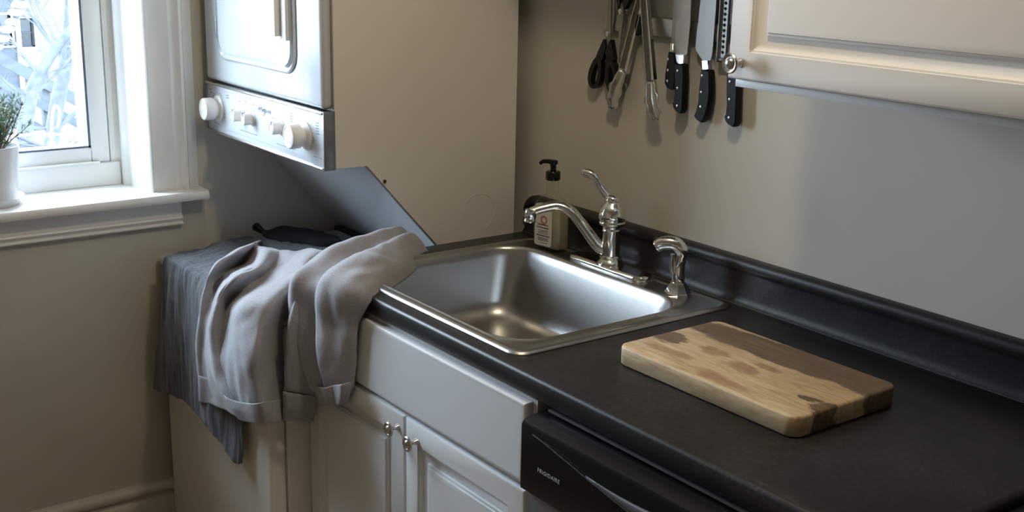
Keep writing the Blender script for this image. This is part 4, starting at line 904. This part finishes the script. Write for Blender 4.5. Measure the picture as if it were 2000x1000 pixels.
G_SHIRT = [[(-0.609,-0.605,0.825),(-0.595,-0.571,0.832),(-0.612,-0.505,0.828),(-0.553,-0.471,0.832),(-0.513,-0.415,0.826),(-0.428,-0.352,0.822)],[(-0.579,-0.639,0.822),(-0.529,-0.621,0.828),(-0.522,-0.567,0.822),(-0.441,-0.538,0.828),(-0.39,-0.491,0.822),(-0.332,-0.432,0.82)],[(-0.584,-0.698,0.818),(-0.514,-0.691,0.822),(-0.441,-0.666,0.819),(-0.342,-0.646,0.822),(-0.252,-0.613,0.819),(-0.205,-0.567,0.817)],[(-0.564,-0.744,0.818),(-0.478,-0.746,0.822),(-0.38,-0.731,0.819),(-0.26,-0.729,0.822),(-0.155,-0.717,0.819),(-0.097,-0.711,0.817)],[(-0.585,-0.748,0.797),(-0.489,-0.756,0.797),(-0.377,-0.75,0.79),(-0.235,-0.756,0.795),(-0.131,-0.75,0.792),(-0.059,-0.748,0.797)],[(-0.601,-0.753,0.699),(-0.487,-0.768,0.71),(-0.397,-0.754,0.705),(-0.233,-0.768,0.72),(-0.147,-0.754,0.711),(-0.077,-0.752,0.712)],[(-0.635,-0.757,0.576),(-0.5,-0.776,0.602),(-0.418,-0.757,0.591),(-0.231,-0.776,0.619),(-0.156,-0.757,0.606),(-0.085,-0.755,0.61)],[(-0.685,-0.76,0.425),(-0.513,-0.782,0.475),(-0.432,-0.76,0.473),(-0.24,-0.778,0.494),(-0.168,-0.76,0.476),(-0.097,-0.757,0.491)],[(-0.695,-0.76,0.416),(-0.511,-0.782,0.468),(-0.428,-0.76,0.456),(-0.256,-0.776,0.453),(-0.141,-0.764,0.41),(-0.11,-0.757,0.412)]]
G_BLACK = [[(-0.6,-0.488,0.851),(-0.58,-0.444,0.825),(-0.55,-0.389,0.826),(-0.5,-0.352,0.832),(-0.44,-0.314,0.814)],[(-0.61,-0.48,0.861),(-0.585,-0.453,0.841),(-0.56,-0.407,0.854),(-0.52,-0.334,0.84),(-0.455,-0.299,0.832)],[(-0.585,-0.471,0.84),(-0.54,-0.447,0.836),(-0.5,-0.406,0.839),(-0.45,-0.363,0.833),(-0.42,-0.312,0.818)],[(-0.55,-0.473,0.814),(-0.5,-0.452,0.813),(-0.46,-0.412,0.809),(-0.42,-0.371,0.805),(-0.4,-0.336,0.805)]]
def cloth(name, rows, mat, parent, nu=6, nv=5, thick=.004, wr=(), pleat=None):
    """control net -> smooth sheet; wr = (scale, amount) wrinkle octaves along the normal"""
    net = [[Vector(p) for p in r] for r in rows]
    net = [crom(r, nu) for r in net]
    colsn = [crom([r[j] for r in net], nv) for j in range(len(net[0]))]
    nr, nc = len(colsn[0]), len(colsn)
    P = [[colsn[j][i] for j in range(nc)] for i in range(nr)]
    Nn = [[None] * nc for _ in range(nr)]
    for i in range(nr):
        for j in range(nc):
            du = P[i][min(j + 1, nc - 1)] - P[i][max(j - 1, 0)]; dv = P[min(i + 1, nr - 1)][j] - P[max(i - 1, 0)][j]
            n = dv.cross(du); n = n.normalized() if n.length > 1e-9 else Vector((0, -1, 0))
            Nn[i][j] = n
    bm = bmesh.new(); V = []
    for i in range(nr):
        row = []
        for j in range(nc):
            p = P[i][j].copy(); h = 0
            for s, a, st in wr: h += a * mnoise.noise(Vector((p.x * s * st[0], p.y * s * st[1], p.z * s * st[2])))
            row.append(bm.verts.new(p + Nn[i][j] * h))
        V.append(row)
    for i in range(nr - 1):
        for j in range(nc - 1): bm.faces.new((V[i][j], V[i + 1][j], V[i + 1][j + 1], V[i][j + 1]))
    o = obj(name, bm, mat, parent, 180)
    m = o.modifiers.new('thick', 'SOLIDIFY'); m.thickness = thick; m.offset = 0
    m = o.modifiers.new('smooth', 'SUBSURF'); m.levels = 1; m.render_levels = 1
    return o
SOFT = ((11, .007, (1.2, 1, .6)), (30, .0050, (1.2, 1, .55)), (62, .0016, (1, 1, .6)))
sh = tag(cloth('grey_shirt', G_SHIRT, 'slub', None, 18, 6, .0025, ((24, .0050, (1.3, .8, .16)), (66, .0045, (1.2, .7, .13)), (120, .0016, (1.2, .7, .13)))), 'charcoal grey shirt hanging over the front of the washer', 'shirt')
bk = tag(cloth('black_garment', G_BLACK, 'blackcloth', None, 8, 8, .006, ((22, .008, (1, 1, 1)), (60, .003, (1, 1, 1)))), 'crumpled black garment at the back of the washer lid', 'clothing')
sw = thing('sweatshirt', 'heather grey sweatshirt draped over the washer and counter edge', 'sweatshirt', (-.1, -.6, .80))
cloth('body', G_BODY, 'sweat', sw, 7, 6, .006, SOFT)
cloth('sleeve', G_SLEEVE_L, 'sweat', sw, 7, 6, .005, SOFT)
cloth('sleeve', G_SLEEVE_R, 'sweat', sw, 6, 6, .005, SOFT)
cloth('sleeve_lining', G_UNDER, 'sweat', sw, 7, 6, .005, SOFT)
cloth('cuff', G_UNDER_CUFF, 'rib', sw, 7, 5, .004)
cloth('cuff', G_CUFF_L, 'rib', sw, 7, 5, .004)
cloth('cuff', G_CUFF_R, 'rib', sw, 6, 5, .004)
cloth('hem_band', G_HEM, 'rib', sw, 7, 5, .003, ((40, .001, (1, 1, 1)),))
